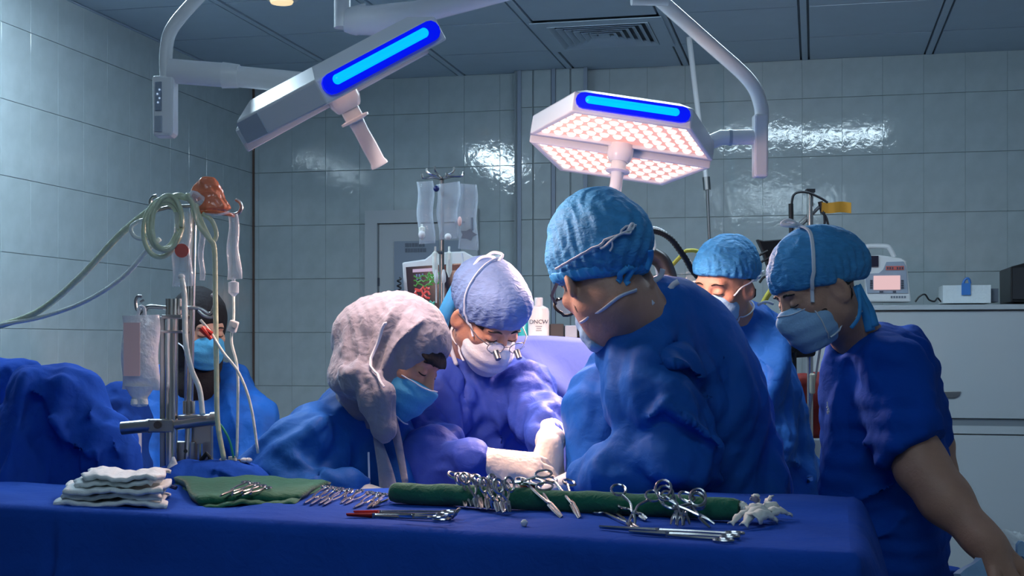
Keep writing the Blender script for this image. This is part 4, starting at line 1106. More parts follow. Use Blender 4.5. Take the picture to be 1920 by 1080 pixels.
def legs(t, x, y, sep=.11, mt='scrub', hip=.92):
    """trousers and shoes below the gown"""
    for s in (-1, 1):
        m = MB(); m.tube([(x + s * .085, y, hip), (x + s * sep, y, .5), (x + s * sep, y + .01, .075)], [.105, .085, .075], 14); m.build('trouser_leg', M[mt], t)
    for s in (-1, 1):
        m = MB(); m.ell((x + s * sep, y - .05, .045), (.048, .135, .045), None, 14, 8); m.build('shoe', M['black'], t)

NK_ = []
def person(name, label, H, Fw, Uh, s, neck_base, body_ops, foot, skin, vox=.0035, gr=1.6, hand_pts=()):
    H = Vector(H); R = head_frame(Fw, Uh)
    t = empty(name, (foot[0], foot[1], 0), label, 'person')
    ho = head_ops(H, R, s)
    nk = neck_ops(H, R, s, neck_base); NK_.append(nk); ops = ho + nk + body_ops
    lo = Vector((min(H.x, foot[0]) - .42, min(H.y, foot[1]) - .42, .02)); hi = Vector((max(H.x, foot[0]) + .42, max(H.y, foot[1]) + .42, H.z + .2))
    for p in hand_pts:
        for i in range(3): lo[i] = min(lo[i], p[i] - .15); hi[i] = max(hi[i], p[i] + .15)
    solid('body', ops, lo, hi, vox, skin, t, warp=(tuple(H), .17, gr))
    return t, R, ho
def body_legs(x, y, hip=.95):
    o = []
    for s in (-1, 1):
        o += [('u', .05, p_cap((x + s * .05, y, hip - .03), (x + s * .10, y, .5), .06, .05)), ('u', .03, p_cap((x + s * .10, y, .5), (x + s * .11, y + .01, .09), .05, .035)),
              ('u', .02, p_cap((x + s * .11, y + .01, .06), (x + s * .11, y - .12, .05), .035, .028))]
    return o
def hair(t, H, R, s, ho, region, material='hair', offv=.004, name='hair', vox=.0035):
    L = lambda fn: loc(fn, R, H, s)
    ops = [(m_, k, f) for (m_, k, f) in ho] + [off(offv)] + [(md, k, L(f)) for (md, k, f) in region]
    lo, hi = bounds(H, .16 * s); return solid(name, ops, lo, hi, vox, M[material], t)
def brow(t, H, R, s, ho, sx, name='eyebrow', z=.024, pts=None, r=.0034, mt='hair'):
    loc_ = pts or [(sx * .014, .092, z - .004), (sx * .028, .092, z), (sx * .044, .078, z - .004)]
    P = project(ho, [Vector(H) + R @ (Vector(p) * s) for p in curve(loc_, 4)], .0006)
    m = MB(); n = len(P); m.tube(P, [r * s * (.5 + .7 * math.sin(math.pi * (k + .4) / n)) for k in range(n)], 8, flat=.6); m.build(name, M[mt], t)
def lash(t, H, R, s, ho, sx): brow(t, H, R, s, ho, sx, 'eyelashes', 0, [(sx * .017, .09, -.007), (sx * .031, .095, -.010), (sx * .046, .082, -.006)], .0022)
def tie(t, H, R, s, ops, pts, name='mask_tie', r=.0036, gap=.006, mt='tie', flat=.55):
    P = project(ops, [Vector(H) + R @ (Vector(p) * s) for p in curve(pts, 7)], gap)
    m = MB(); m.tube(P, r, 8, flat=flat); return m.build(name, M[mt], t)
def onhead(ops, pts, gap=.006): return project(ops, [at(*p) for p in pts], gap)
def ribbon(name, mt, t, pts, w, th=.0012, nrm=(0, -1, 0), tw=0.0):
    P = curve(pts, 6); n = len(P); nr = Vector(nrm); rows = []
    for i, p in enumerate(P):
        d = (P[min(i + 1, n - 1)] - P[max(i - 1, 0)]).normalized(); sd = d.cross(nr).normalized()
        if tw: sd = (Matrix.Rotation(tw * i / n, 3, d) @ sd)
        ww = w if not callable(w) else w(i / (n - 1))
        rows.append([p - sd * ww / 2, p + nr * ww * .12, p + sd * ww / 2])
    m = MB(); m.sheet(rows, th); return m.build(name, M[mt], t, sharp=None)

# ---------- 1. the woman in the grey headscarf
H = at(752, 663, 3.10); s = 1.0
tw, Rw, ho = person('person', 'woman in a grey headscarf, blue mask and blue gown bending over the work', H, (.78, -.35, -.515), (.49, -.03, .87), s,
    at(668, 775, 3.22), chain([A(668, 800, 3.22, .06), A(640, 950, 3.26, .08), A(640, 1000, 3.26, .08)], .05, .05)
    + chain([A(610, 815, 3.14, .04), A(565, 900, 3.08, .035), A(640, 927, 2.965, .024), A(690, 932, 2.95, .017)], .03, .05) + chain([A(705, 800, 3.2, .05), A(735, 900, 3.12, .04)], .03, .05)
    + body_legs(at(640, 0, 3.25).x, 3.25), (at(640, 0, 3.25).x, 3.25), M['skin'])
L = lambda fn: loc(fn, Rw, H, s)
scarf_base = [('u', 0, L(p_ell((0, -.020, .040), (.094, .116, .098)))), ('u', .05, L(p_ell((0, -.100, -.015), (.080, .080, .085)))),
              ('u', .05, L(p_ell((0, .0, -.055), (.080, .080, .090)))), ('u', .03, p_cap(at(690, 700, 3.1), at(700, 755, 3.16), .085, .075)),
              ]
roll_ = [('u', .02, p_cap(at(640, 712, 3.06), at(672, 716, 3.0), .030, .036)), ('u', .015, p_cap(at(672, 716, 3.0), at(708, 742, 2.98), .034, .034)),
         ('u', .02, p_cap(at(708, 745, 2.98), at(716, 800, 2.97), .036, .028)), ('u', .02, p_cap(at(700, 760, 2.98), at(724, 812, 2.97), .025, .018))]
folds_ = [fold([(690, 572, 3.0), (672, 640, 3.0), (668, 700, 3.0)], .010, .007, .2), fold([(735, 575, 3.0), (705, 640, 3.0), (690, 700, 3.0)], .009, .006, .2),
          fold([(790, 600, 3.0), (745, 640, 3.0), (712, 700, 3.0)], .008, .006, .2), fold([(660, 590, 3.0), (640, 650, 3.0), (640, 690, 3.0)], .012, .006, .2),
          fold([(765, 572, 3.0), (730, 630, 3.0), (706, 690, 3.0)], .006, -.006, .2), fold([(712, 572, 3.0), (690, 640, 3.0), (680, 700, 3.0)], .006, -.006, .2),
          fold([(640, 705, 2.98), (680, 692, 2.98), (706, 720, 2.97), (725, 770, 2.97)], .008, .006, .3), fold([(690, 720, 2.97), (706, 760, 2.97), (710, 815, 2.97)], .006, -.005, .3)]
sc_ops = scarf_base + [('s', .012, L(p_ell((0, .142, -.032), (.076, .106, .098)))), ] + roll_ + folds_
lo = at(590, 840, 3.1) - Vector((0, .25, 0)); hi = at(860, 545, 3.1) + Vector((0, .25, 0))
scarf = solid('headscarf', sc_ops, lo, hi, .0038, M['hijab'], tw, disp=creases(11, .0065, 9.0))
und = solid('underscarf', ho + [off(.010), ('i', .004, L(p_box((0, .06, .058), (.085, .09, .026), Matrix.Rotation(-.25, 3, 'X'))))], *bounds(H, .15), .0035, M['blackcloth'], tw)
mo_ = mask_ops(H, Rw, s, 1.0, -.028)
mk = solid('face_mask', mo_, *bounds(H, .19), .003, M['maskblue'], tw)
brow(tw, H, Rw, s, ho, 1); brow(tw, H, Rw, s, ho, -1); lash(tw, H, Rw, s, ho, 1); lash(tw, H, Rw, s, ho, -1)
P = onhead(un(sc_ops, mo_), [(v.x, v.y, 2.86) for v in curve([Vector(q) for q in ((744, 692, 0), (722, 645, 0), (702, 605, 0), (692, 574, 0))], 6)], .0115)
m = MB(); m.tube(P, .0046, 8, flat=.55); m.build('mask_tie', M['tie'], mk)
tie(mk, H, Rw, s, un(scarf_base, mo_), [(.070, .06, -.118), (.05, .1, -.130), (.0, .112, -.130)], r=.003)
tie(mk, H, Rw, s, un(scarf_base, mo_), [(.010, .130, -.028), (.045, .11, -.030), (.069, .06, -.032)], r=.0028)
m = MB(); m.ell(at(697, 566, 3.08), (.008, .008, .012)); m.build('tie_knot', M['tie'], mk)
g = chain([A(690, 770, 3.22, .085), A(655, 850, 3.24, .125), A(635, 960, 3.26, .16), (Vector((at(635, 0, 3.26).x, 3.28, .5)), .19)], .06)
g += chain([A(640, 795, 3.18, .075), A(585, 845, 3.1, .090), A(545, 915, 3.05, .075), A(640, 930, 2.96, .055)], .05, .06)
g += chain([A(715, 790, 3.2, .065), A(738, 870, 3.14, .062), A(745, 930, 3.05, .05)], .05, .05)
g += chain([A(560, 890, 3.08, .07), A(485, 900, 3.08, .055)], .05, .06)
g += [fold([(640, 760, 3.05), (590, 800, 3.0), (545, 850, 3.0)], .014, .010), fold([(690, 840, 3.0), (640, 815, 3.0), (600, 870, 2.98)], .016, -.016),
      fold([(700, 830, 3.0), (715, 880, 3.0), (720, 930, 3.0)], .010, -.012), fold([(560, 860, 2.98), (620, 890, 2.96), (690, 900, 2.96)], .012, .010),
      fold([(600, 900, 2.96), (650, 880, 2.96), (690, 860, 2.98)], .010, -.010)]
gown = solid('gown', g, at(400, 900, 3.1) - Vector((0, .2, .9)), at(850, 720, 3.2) + Vector((0, .3, 0)), .0075, M['gown'], tw, disp=creases(21, .016, 4.6))
legs(tw, at(640, 0, 3.25).x, 3.28, mt='drapedark')
ribbon('scarf_end', 'hijab', scarf, [at(702, 800, 2.98), at(712, 840, 2.98), at(722, 880, 2.965), at(730, 925, 2.955)], lambda q: .012 + .03 * q)
ribbon('scarf_end', 'hijab', scarf, [at(735, 785, 3.0), at(744, 820, 3.0), at(752, 860, 3.0), at(760, 905, 2.98)], lambda q: .022 - .008 * q)
m = MB(); m.tube([at(691, 848, 2.985), at(693, 925, 2.96)], .0022, 6); m.build('gown_string', M['tie'], gown)
hand('glove', at(690, 932, 2.95), (1, -.15, -.2), (0, -.3, 1), 1, M['glovewhite'], tw, cuff=at(655, 930, 2.96), vox=.004)
hand('glove', at(745, 932, 3.04), (.8, -.3, -.35), (0, -.3, 1), -1, M['glovewhite'], tw, cuff=at(742, 912, 3.07), vox=.004)

# ---------- 2. the surgeon in the lamplit cap
H = at(917, 593, 3.36); s = .96
Fs, Us = (.42, -.62, -.66), (.3, -.5, .8)
ts, Rs, ho = person('person', 'surgeon in a lamplit blue cap, thin glasses and white mask bending over gloved hands', H, Fs, Us, s,
    at(862, 690, 3.52), chain([A(885, 740, 3.55, .08), A(880, 930, 3.57, .08), A(880, 1000, 3.57, .08)], .05, .05)
    + chain([A(815, 735, 3.45, .05), A(785, 865, 3.2, .042), A(880, 866, 3.05, .026), A(925, 868, 3.03, .018)], .03, .05)
    + chain([A(975, 720, 3.45, .05), A(1015, 785, 3.35, .042), A(1030, 820, 3.2, .025), A(1031, 836, 3.13, .018)], .03, .05)
    + body_legs(at(880, 0, 3.6).x, 3.6), (at(880, 0, 3.6).x, 3.6), M['skin'])
L = lambda fn: loc(fn, Rs, H, s)
co, pl = cap_ops(H, Rs, s, (.093, .120, .100), extra=(((0, -.09, .03), (.06, .06, .06)), ((0, .05, .085), (.06, .05, .045))))
cap = solid('surgical_cap', co, *bounds(H, .22), .0035, M['caplit'], ts, disp=wrinkle(31, .0022, 18))
hair(ts, H, Rs, s, ho, [('i', .004, p_box((0, -.075, -.02), (.1, .075, .07))), ('s', .004, p_ell((.08, -.01, -.02), (.03, .028, .042))), ('s', .004, p_ell((-.08, -.01, -.02), (.03, .028, .042)))])
hair(ts, H, Rs, s, ho, [('i', .004, p_box((0, .025, .026), (.1, .040, .018)))], name='sideburn')
mo_ = mask_ops(H, Rs, s); mk = solid('face_mask', mo_, *bounds(H, .19), .003, M['maskwhite'], ts)
for sx in (1, -1): brow(ts, H, Rs, s, ho, sx); lash(ts, H, Rs, s, ho, sx)
allh = un(ho, co, mo_, NK_[-1])
tie(mk, H, Rs, s, allh, [(.069, .06, -.016), (.082, .03, .01), (.096, .0, .06), (.06, -.04, .142), (0, -.06, .146)], r=.0034)
tie(mk, H, Rs, s, allh, [(.067, .05, -.115), (.066, .0, -.105), (.055, -.06, -.10), (0, -.09, -.10)], r=.0034)
nb_ = H + Rs @ Vector((-.0, -.055, .14)) * s
m = MB(); m.tube(curve([nb_, nb_ + Vector((-.02, 0, .012)), nb_ + Vector((-.045, 0, .008)), nb_ + Vector((-.06, 0, -.01))], 4), .004, 8); m.tube(curve([nb_, nb_ + Vector((.01, 0, .016)), nb_ + Vector((-.012, 0, .022)), nb_ + Vector((-.03, 0, .012))], 4), .004, 8); m.build('tie_knot', M['tie'], mk)
gl = empty('x', H); bpy.data.objects.remove(gl)
def glasses(t, H, R, s, mt, r=.0013, y=.118, tilt=.010, rx=.023, rz=.017, z=-.008, lens=True):
    m = MB(); T_ = lambda p: Vector(H) + R @ (Vector(p) * s)
    for sx in (-1, 1):
        m.tube([T_((sx * .032 + rx * math.cos(a), y - .008 * (sx * math.cos(a) > .5), z + rz * math.sin(a))) for a in [2 * math.pi * k / 20 for k in range(20)]], r, 6, closed=True)
        m.tube([T_(p) for p in ((sx * .054, y - .008, z + .006), (sx * .074, .085, z + .010), (sx * .084, .02, z + .012), (sx * .086, -.02, z + .004))], r * 1.1, 6)
    m.tube([T_((-.009, y, z + .004)), T_((0, y + .003, z + .006)), T_((.009, y, z + .004))], r, 6)
    g_ = m.build('eyeglasses', M[mt], t)
    if lens:
        for sx in (-1, 1):
            m = MB(); m.lathe(T_((sx * .032, y - .003, z)), R @ Vector((0, 1, 0)), [(rx * .97, 0), (rx * .97, .0012)], 18, 1, rz / rx, ref=R @ Vector((1, 0, 0))); m.build('lens', M['lens'], g_)
    return g_
M['lens'] = film('clear_lens', (.8, .85, .9), .9, .03)
eg = glasses(ts, H, Rs, s, 'steeldark')
for sx in (-1, 1):
    m = MB(); c0 = H + Rs @ (Vector((sx * .032, .12, -.016)) * s); m.tube([c0, c0 + Rs @ Vector((0, .022, -.006))], [.0085, .0075], 12); m.build('magnifier', M['steeldark'], eg)
ribbon('cap_tie', 'capedge', cap, [H + Rs @ Vector((.03, -.13, .02)) * s, at(835, 585, 3.42), at(828, 610, 3.44)], .035)
g = chain([A(858, 700, 3.54, .088), A(890, 770, 3.54, .150), A(880, 900, 3.56, .165), (Vector((at(880, 0, 3.56).x, 3.6, .5)), .19)], .06)
g += chain([A(858, 705, 3.52, .075), A(818, 745, 3.42, .085), A(790, 850, 3.22, .078), A(800, 872, 3.14, .07), A(884, 866, 3.04, .046)], .05, .06)
g += chain([A(930, 700, 3.5, .075), A(978, 738, 3.44, .076), A(1012, 785, 3.34, .062), A(1030, 818, 3.2, .048)], .05, .06)
g += [fold([(858, 690, 3.4), (866, 720, 3.38), (868, 760, 3.38)], .010, -.014), fold([(900, 690, 3.4), (930, 760, 3.38), (945, 850, 3.38)], .016, .010),
      fold([(830, 760, 3.36), (836, 800, 3.3), (820, 850, 3.2)], .012, -.014), fold([(760, 850, 3.2), (810, 830, 3.12), (860, 845, 3.06)], .011, .010),
      fold([(790, 880, 3.1), (830, 865, 3.06), (868, 880, 3.04)], .010, -.010), fold([(770, 800, 3.2), (800, 790, 3.2), (830, 800, 3.25)], .010, -.010),
      fold([(960, 760, 3.38), (970, 810, 3.38), (965, 880, 3.4)], .014, -.012), fold([(990, 760, 3.3), (1010, 800, 3.26), (1040, 800, 3.2)], .009, .008),
      fold([(800, 820, 3.16), (850, 812, 3.2), (900, 835, 3.3)], .012, .010), fold([(840, 700, 3.4), (800, 770, 3.3), (770, 830, 3.15)], .010, .008)]
gown = solid('gown', g, at(715, 930, 3.2) - Vector((0, .35, .75)), at(1085, 650, 3.4) + Vector((0, .4, 0)), .007, M['gownlit'], ts, disp=creases(22, .015, 5.0))
ribbon('gown_collar', 'tie', gown, [at(838, 625, 3.40), at(846, 655, 3.40), at(856, 685, 3.40)], .010)
legs(ts, at(880, 0, 3.6).x, 3.62, mt='drapedark')
hand('glove', at(922, 868, 3.03), (1, -.02, -.13), (.1, -.75, .75), 1, M['glove'], ts, (.45, .55, .3), 1.12, cuff=at(876, 866, 3.06))
hand('glove', at(1032, 838, 3.12), (-.25, -.35, -.9), (.45, -.75, .3), -1, M['glove'], ts, (.35, .5, .4), 1.08, cuff=at(1032, 812, 3.2))

# ---------- 3. the man in front, seen from behind
H = at(1126, 514, 2.90); s = 1.1
Fm, Um = (-.32, .85, -.42), (-.25, .35, .9)
tm, Rm, ho = person('person', 'man in a blue cap and blue gown seen from behind, bending left in front', H, Fm, Um, s,
    at(1225, 610, 2.95), chain([A(1262, 680, 3.05, .08), A(1325, 930, 3.15, .08), A(1325, 1000, 3.15, .08)], .05, .05)
    + chain([A(1230, 670, 2.95, .045), A(1262, 845, 2.85, .04), A(1130, 896, 2.87, .026), A(1092, 899, 2.96, .02)], .03, .05)
    + body_legs(at(1330, 0, 3.12).x, 3.12), (at(1330, 0, 3.12).x, 3.12), M['skindark'])
L = lambda fn: loc(fn, Rm, H, s)
co, pl = cap_ops(H, Rm, s, (.102, .120, .108), (0, -.022, .048), .40, .028, extra=(((0, -.105, .03), (.065, .045, .055)), ((0, -.03, .11), (.06, .07, .045))))
cap = solid('surgical_cap', co, *bounds(H, .24), .0035, M['cap'], tm, disp=wrinkle(32, .003, 20))
band, _ = cap_ops(H, Rm, s, (.104, .123, .108), (0, -.022, .044), .40, .030)
n_ = Vector((0, .40, -1)).normalized()
band.append(('i', .004, L(lambda P: -(P @ f32(n_)) + float(Vector((0, .10, .030)).dot(n_)) - .020)))
solid('cap_band', band, *bounds(H, .2), .0035, M['capedge'], cap, disp=wrinkle(35, .002, 40))
hair(tm, H, Rm, s, ho, [('i', .004, p_box((0, -.07, -.03), (.1, .085, .055))), ('s', .004, p_ell((-.08, -.006, -.02), (.03, .03, .042))), ('s', .004, p_ell((.08, -.006, -.02), (.03, .03, .042)))], 'stubble', .0022)
mo_ = mask_ops(H, Rm, s, .64); mk = solid('face_mask', mo_, *bounds(H, .2), .0035, M['mask'], tm)
for sx in (1, -1): brow(tm, H, Rm, s, ho, sx); lash(tm, H, Rm, s, ho, sx)
allh = un(ho, co, mo_, NK_[-1])
for pts, r_ in (([(1048, 502, 2.84), (1085, 480, 2.78), (1130, 455, 2.76), (1178, 428, 2.78)], .0042), ([(1086, 608, 2.86), (1120, 590, 2.80), (1165, 556, 2.78), (1204, 541, 2.80)], .0046)):
    P = onhead(allh, curve([Vector(p) for p in pts], 6) and [tuple(v) for v in curve([Vector(p) for p in pts], 6)], .0085 if pts[0][1] < 550 else .004)
    m = MB(); m.tube(P, r_, 8, flat=.6); m.build('mask_tie', M['tie'], mk)
kn = at(1178, 428, 2.82)
for nm, pts, r_ in (('tie_knot', [(1178, 428), (1190, 416), (1200, 418), (1192, 430), (1176, 432), (1150, 448), (1126, 468)], .0045), ('tie_loop', [(1176, 430), (1188, 424), (1186, 436), (1170, 436)], .0042), ('tie_loop', [(1146, 448), (1149, 462), (1144, 472)], .003)):
    P = onhead(allh, [(v.x, v.y, 2.74) for v in curve([Vector((x, y, 0)) for x, y in pts], 5)], .012)
    m = MB(); m.tube(P, r_, 8, flat=.6); m.build(nm, M['tie'], mk)
glasses(tm, H, Rm, s, 'black', .0035, .125, rx=.026, rz=.019)
for k, pts in enumerate(([(1165, 486), (1158, 500), (1162, 524), (1158, 530)], [(1166, 486), (1178, 500), (1176, 524), (1180, 532)], [(1206, 465), (1222, 485), (1220, 510), (1230, 520)])):
    ribbon('cap_tie', 'capedge', cap, onhead(un(ho, co, NK_[-1]), [(x, y, 2.80) for x, y in pts], .005 if k < 2 else .012), .012)
g = chain([A(1172, 652, 2.95, .045), A(1205, 606, 2.93, .050), A(1250, 575, 2.96, .055)], .05) + chain([A(1245, 592, 3.0, .075), A(1262, 650, 3.04, .135), A(1300, 760, 3.1, .165), A(1325, 930, 3.15, .175), (Vector((at(1325, 0, 3.15).x, 3.17, .5)), .2)], .07, .05)
g += chain([A(1160, 690, 3.15, .055), A(1150, 760, 3.14, .095), A(1148, 940, 3.1, .105)], .06, .06)
g += chain([A(1215, 640, 2.96, .090), A(1235, 740, 2.88, .105), A(1265, 848, 2.84, .092), A(1150, 895, 2.84, .062), A(1098, 900, 2.92, .048)], .05, .06)
g += chain([A(1345, 700, 3.18, .07), A(1375, 830, 3.2, .07), A(1390, 950, 3.2, .08)], .05, .06)
g += [fold([(1182, 826, 2.72), (1212, 790, 2.74), (1244, 758, 2.76)], .012, .018), fold([(1244, 758, 2.76), (1300, 795, 2.74), (1352, 836, 2.76)], .012, .018),
      fold([(1205, 815, 2.72), (1250, 795, 2.72), (1310, 825, 2.74)], .022, -.030), fold([(1240, 690, 2.8), (1290, 700, 2.82), (1325, 730, 2.86)], .014, -.022),
      fold([(1245, 680, 2.78), (1290, 685, 2.8), (1335, 740, 2.86)], .008, .008),
      fold([(1330, 615, 2.9), (1352, 680, 2.92), (1362, 760, 2.96), (1355, 850, 3.0)], .008, -.012), fold([(1175, 690, 2.95), (1165, 760, 2.95), (1160, 850, 2.95)], .012, -.012),
      fold([(1190, 680, 2.9), (1180, 760, 2.88), (1172, 830, 2.85)], .012, .008), fold([(1105, 740, 3.02), (1100, 820, 3.0), (1095, 900, 2.98)], .014, .008),
      fold([(1240, 890, 2.72), (1300, 900, 2.76), (1350, 900, 2.85)], .014, .010), fold([(1160, 870, 2.76), (1220, 900, 2.74), (1260, 915, 2.74)], .010, -.010),
      fold([(1380, 740, 3.0), (1400, 830, 3.02), (1375, 930, 3.04)], .010, .012), fold([(1270, 640, 2.86), (1240, 660, 2.84), (1210, 720, 2.84)], .010, -.008),
      fold([(1140, 660, 3.0), (1130, 700, 3.0), (1100, 760, 3.0)], .008, -.008)]
gown = solid('gown', g, at(1020, 930, 2.9) - Vector((0, .25, .6)), at(1500, 540, 3.1) + Vector((0, .35, 0)), .0065, M['gown'], tm, disp=creases(23, .014, 4.2))
legs(tm, at(1330, 0, 3.15).x, 3.18, mt='drapedark')
ribbon('gown_tie', 'tie', gown, [at(1196, 552, 2.88), at(1206, 556, 2.86), at(1218, 566, 2.85), at(1224, 572, 2.85)], .013)
ribbon('gown_tie', 'tie', gown, [at(1164, 556, 2.86), at(1200, 540, 2.87), at(1236, 520, 2.9), at(1243, 504, 2.9)], .011)
ribbon('gown_tie', 'tie', gown, [at(1252, 548, 2.92), at(1262, 534, 2.92), at(1272, 528, 2.92)], .012)
hand('glove', at(1088, 898, 2.98), (-.75, .55, -.35), (-.1, .2, 1), 1, M['glovewhite'], tm, cuff=at(1105, 899, 2.93), vox=.004)
hand('glove', at(1120, 905, 3.12), (-.8, .25, -.45), (-.1, .2, 1), -1, M['glovewhite'], tm, cuff=at(1140, 902, 3.1), vox=.004)

# ---------- 4. the masked man behind, facing the camera
at0, A0 = at, A
def at(px, py, Y): return at0(px, py, Y * 1.12)      # he stands further back
def A(px, py, Y, r): return (at(px, py, Y), r * 1.10)
H = at(1356, 531, 3.55); s = .97
t4, R4, ho = person('person', 'masked man in a light blue cap facing left between the two men at the right', H, (-.62, -.72, -.30), (-.1, -.3, .95), s,
    at(1392, 620, 3.66), chain([A(1390, 690, 3.7, .08), A(1415, 950, 3.74, .08), A(1415, 1000, 3.74, .08)], .05, .05) + body_legs(at(1415, 0, 3.7).x, 4.14), (at(1415, 0, 3.7).x, 4.14), M['skin'])
co, pl = cap_ops(H, R4, s, (.093, .122, .100), (0, -.026, .046), .30, .052, extra=(((0, -.1, .0), (.06, .05, .06)),))
cap = solid('surgical_cap', co, *bounds(H, .22), .0038, M['cap'], t4, disp=wrinkle(33, .0035, 24))
hair(t4, H, R4, s, ho, [('i', .004, p_box((0, -.085, -.0), (.1, .082, .06))), ('s', .004, p_ell((-.08, -.006, -.02), (.03, .03, .042))), ('s', .004, p_ell((.08, -.006, -.02), (.03, .03, .042)))])
mo_ = mask_ops(H, R4, s); mk = solid('face_mask', mo_, *bounds(H, .19), .0035, M['mask'], t4)
for sx in (1, -1): brow(t4, H, R4, s, ho, sx); lash(t4, H, R4, s, ho, sx)
allh = un(ho, co, mo_, NK_[-1])
tie(mk, H, R4, s, allh, [(-.069, .06, -.016), (-.08, .02, .0), (-.088, -.02, .01), (-.06, -.1, .02)], r=.0034)
tie(mk, H, R4, s, allh, [(-.067, .05, -.115), (-.062, .0, -.11), (-.052, -.06, -.10), (0, -.09, -.10)], r=.0034)
g = chain([A(1388, 618, 3.68, .080), A(1385, 690, 3.7, .150), A(1395, 800, 3.72, .155), A(1420, 940, 3.75, .180), (Vector((at(1425, 0, 3.75).x, 4.2, .5)), .2)], .07)
g += chain([A(1420, 625, 3.66, .07), A(1428, 720, 3.6, .078), A(1438, 830, 3.56, .074), A(1380, 900, 3.45, .06)], .05, .06) + chain([A(1300, 650, 3.66, .08), A(1290, 800, 3.6, .08)], .05, .06)
g += chain([A(1440, 830, 3.8, .09), A(1485, 930, 3.82, .11)], .05, .07)
g += [fold([(1436, 800, 3.48), (1470, 775, 3.5), (1500, 760, 3.52)], .010, -.014), fold([(1380, 640, 3.5), (1420, 660, 3.5), (1450, 700, 3.52)], .012, .010), fold([(1440, 700, 3.5), (1425, 760, 3.5), (1420, 830, 3.5)], .010, -.010),
      fold([(1400, 720, 3.5), (1425, 770, 3.5), (1420, 900, 3.5)], .012, .010), fold([(1450, 850, 3.5), (1500, 870, 3.55), (1530, 920, 3.6)], .014, .012)]
solid('gown', g, at(1240, 930, 3.6) - Vector((0, .3, .7)), at(1580, 570, 3.7) + Vector((0, .4, 0)), .008, M['gown'], t4, disp=creases(24, .016, 4.6))
legs(t4, at(1425, 0, 3.75).x, 4.22, mt='drapedark')
ribbon('mask_string', 'tie', mk, [at(1420, 572, 3.6), at(1436, 566, 3.6), at(1450, 570, 3.62)], .008)
hand('glove', at(1362, 905, 3.4), (-.8, -.3, -.4), (0, -.3, 1), 1, M['glovewhite'], t4, cuff=at(1385, 900, 3.44), vox=.004)
hand('glove', at(1288, 812, 3.58), (-.5, -.3, -.8), (0, -.6, .6), -1, M['glovewhite'], t4, cuff=at(1290, 790, 3.6), vox=.004)
at, A = at0, A0

# ---------- 5. the man in scrubs at the right
H = at(1530, 541, 2.92); s = .91
F5, U5 = (-.86, -.25, -.45), (-.42, -.05, .9)
b5 = chain([A(1640, 715, 3.03, .07), A(1655, 950, 3.06, .075), A(1655, 1000, 3.06, .075)], .05, .06)
arm5 = [A(1665, 715, 2.89, .050), A(1728, 875, 2.80, .053), A(1772, 935, 2.76, .050), A(1838, 1008, 2.70, .034), A(1858, 1028, 2.69, .034)]
b5 += chain(arm5, .03, .05)
b5 += chain([A(1700, 690, 3.1, .055), A(1756, 835, 3.16, .036), A(1764, 885, 3.17, .034), A(1690, 925, 3.17, .034)], .03, .05)
# the bare right hand, resting at the bottom corner: palm and five fingers
hw = at(1856, 1026, 2.69); hy = Vector((.62, -.10, -.62)).normalized(); hz = Vector((.35, -.6, .45)); hz = (hz - hy * hz.dot(hy)).normalized(); hx = hy.cross(hz)
HWd = lambda a, b, c: hw + hx * a + hy * b + hz * c
b5 += [('u', .02, p_cap(HWd(-.014, 0, 0), HWd(-.022, .08, 0), .020, .016)), ('u', .02, p_cap(HWd(.010, 0, 0), HWd(.024, .08, 0), .020, .016))]
for (bx_, by_, ln, r_) in ((.029, .088, .072, .0092), (.009, .092, .081, .0095), (-.011, .089, .075, .0092), (-.029, .082, .058, .0082)):
    p = Vector((bx_, by_, 0)); a = 0
    for k, f_ in enumerate((.46, .31, .27)):
        a += (.35, .5, .4)[k]; q = p + Vector((bx_ * .9 * ln, math.cos(a) * ln * f_, -math.sin(a) * ln * f_)); b5.append(('u', .005, p_cap(HWd(*p), HWd(*q), r_, r_ * .92))); p = q; r_ *= .92
b5 += [('u', .012, p_cap(HWd(.022, .015, -.002), HWd(.055, .045, -.008), .016, .013)), ('u', .004, p_cap(HWd(.055, .045, -.008), HWd(.075, .075, -.012), .012, .0105)), ('u', .003, p_cap(HWd(.075, .075, -.012), HWd(.085, .098, -.016), .0103, .009))]
t5, R5, ho = person('person', 'bearded man in short-sleeved royal blue scrubs and blue cap at the right', H, F5, U5, s, at(1612, 640, 2.99), b5 + body_legs(at(1650, 0, 3.0).x, 3.02), (at(1650, 0, 3.0).x, 3.02), M['skindark'], .0036, .45, [hw])
L = lambda fn: loc(fn, R5, H, s)
co, pl = cap_ops(H, R5, s, (.093, .120, .100), (0, -.020, .046), .30, .034, extra=(((0, -.10, .02), (.06, .05, .055)),))
cap = solid('surgical_cap', co, *bounds(H, .22), .0035, M['cap'], t5, disp=wrinkle(34, .0035, 22))
hair(t5, H, R5, s, ho, [('i', .004, p_box((0, -.065, -.01), (.1, .075, .05))), ('s', .004, p_ell((-.08, -.006, -.02), (.03, .03, .042))), ('s', .004, p_ell((.08, -.006, -.02), (.03, .03, .042)))])
hair(t5, H, R5, s, ho, [('i', .01, p_ell((0, .024, -.080), (.11, .068, .060))), ('s', .004, p_ell((-.08, -.01, -.02), (.03, .028, .042))), ('s', .004, p_ell((.08, -.01, -.02), (.03, .028, .042)))], 'stubble', .0010, 'beard')
mo_ = mask_ops(H, R5, s); mk = solid('face_mask', mo_, *bounds(H, .19), .003, M['mask'], t5)
for sx in (1, -1): brow(t5, H, R5, s, ho, sx, r=.0042); lash(t5, H, R5, s, ho, sx)
allh = un(ho, co, mo_, NK_[-1])
tie(mk, H, R5, s, allh, [(-.070, .06, -.016), (-.078, .045, .02), (-.092, .02, .075), (-.06, -.02, .135), (0, -.025, .15)], r=.0042, gap=.007)
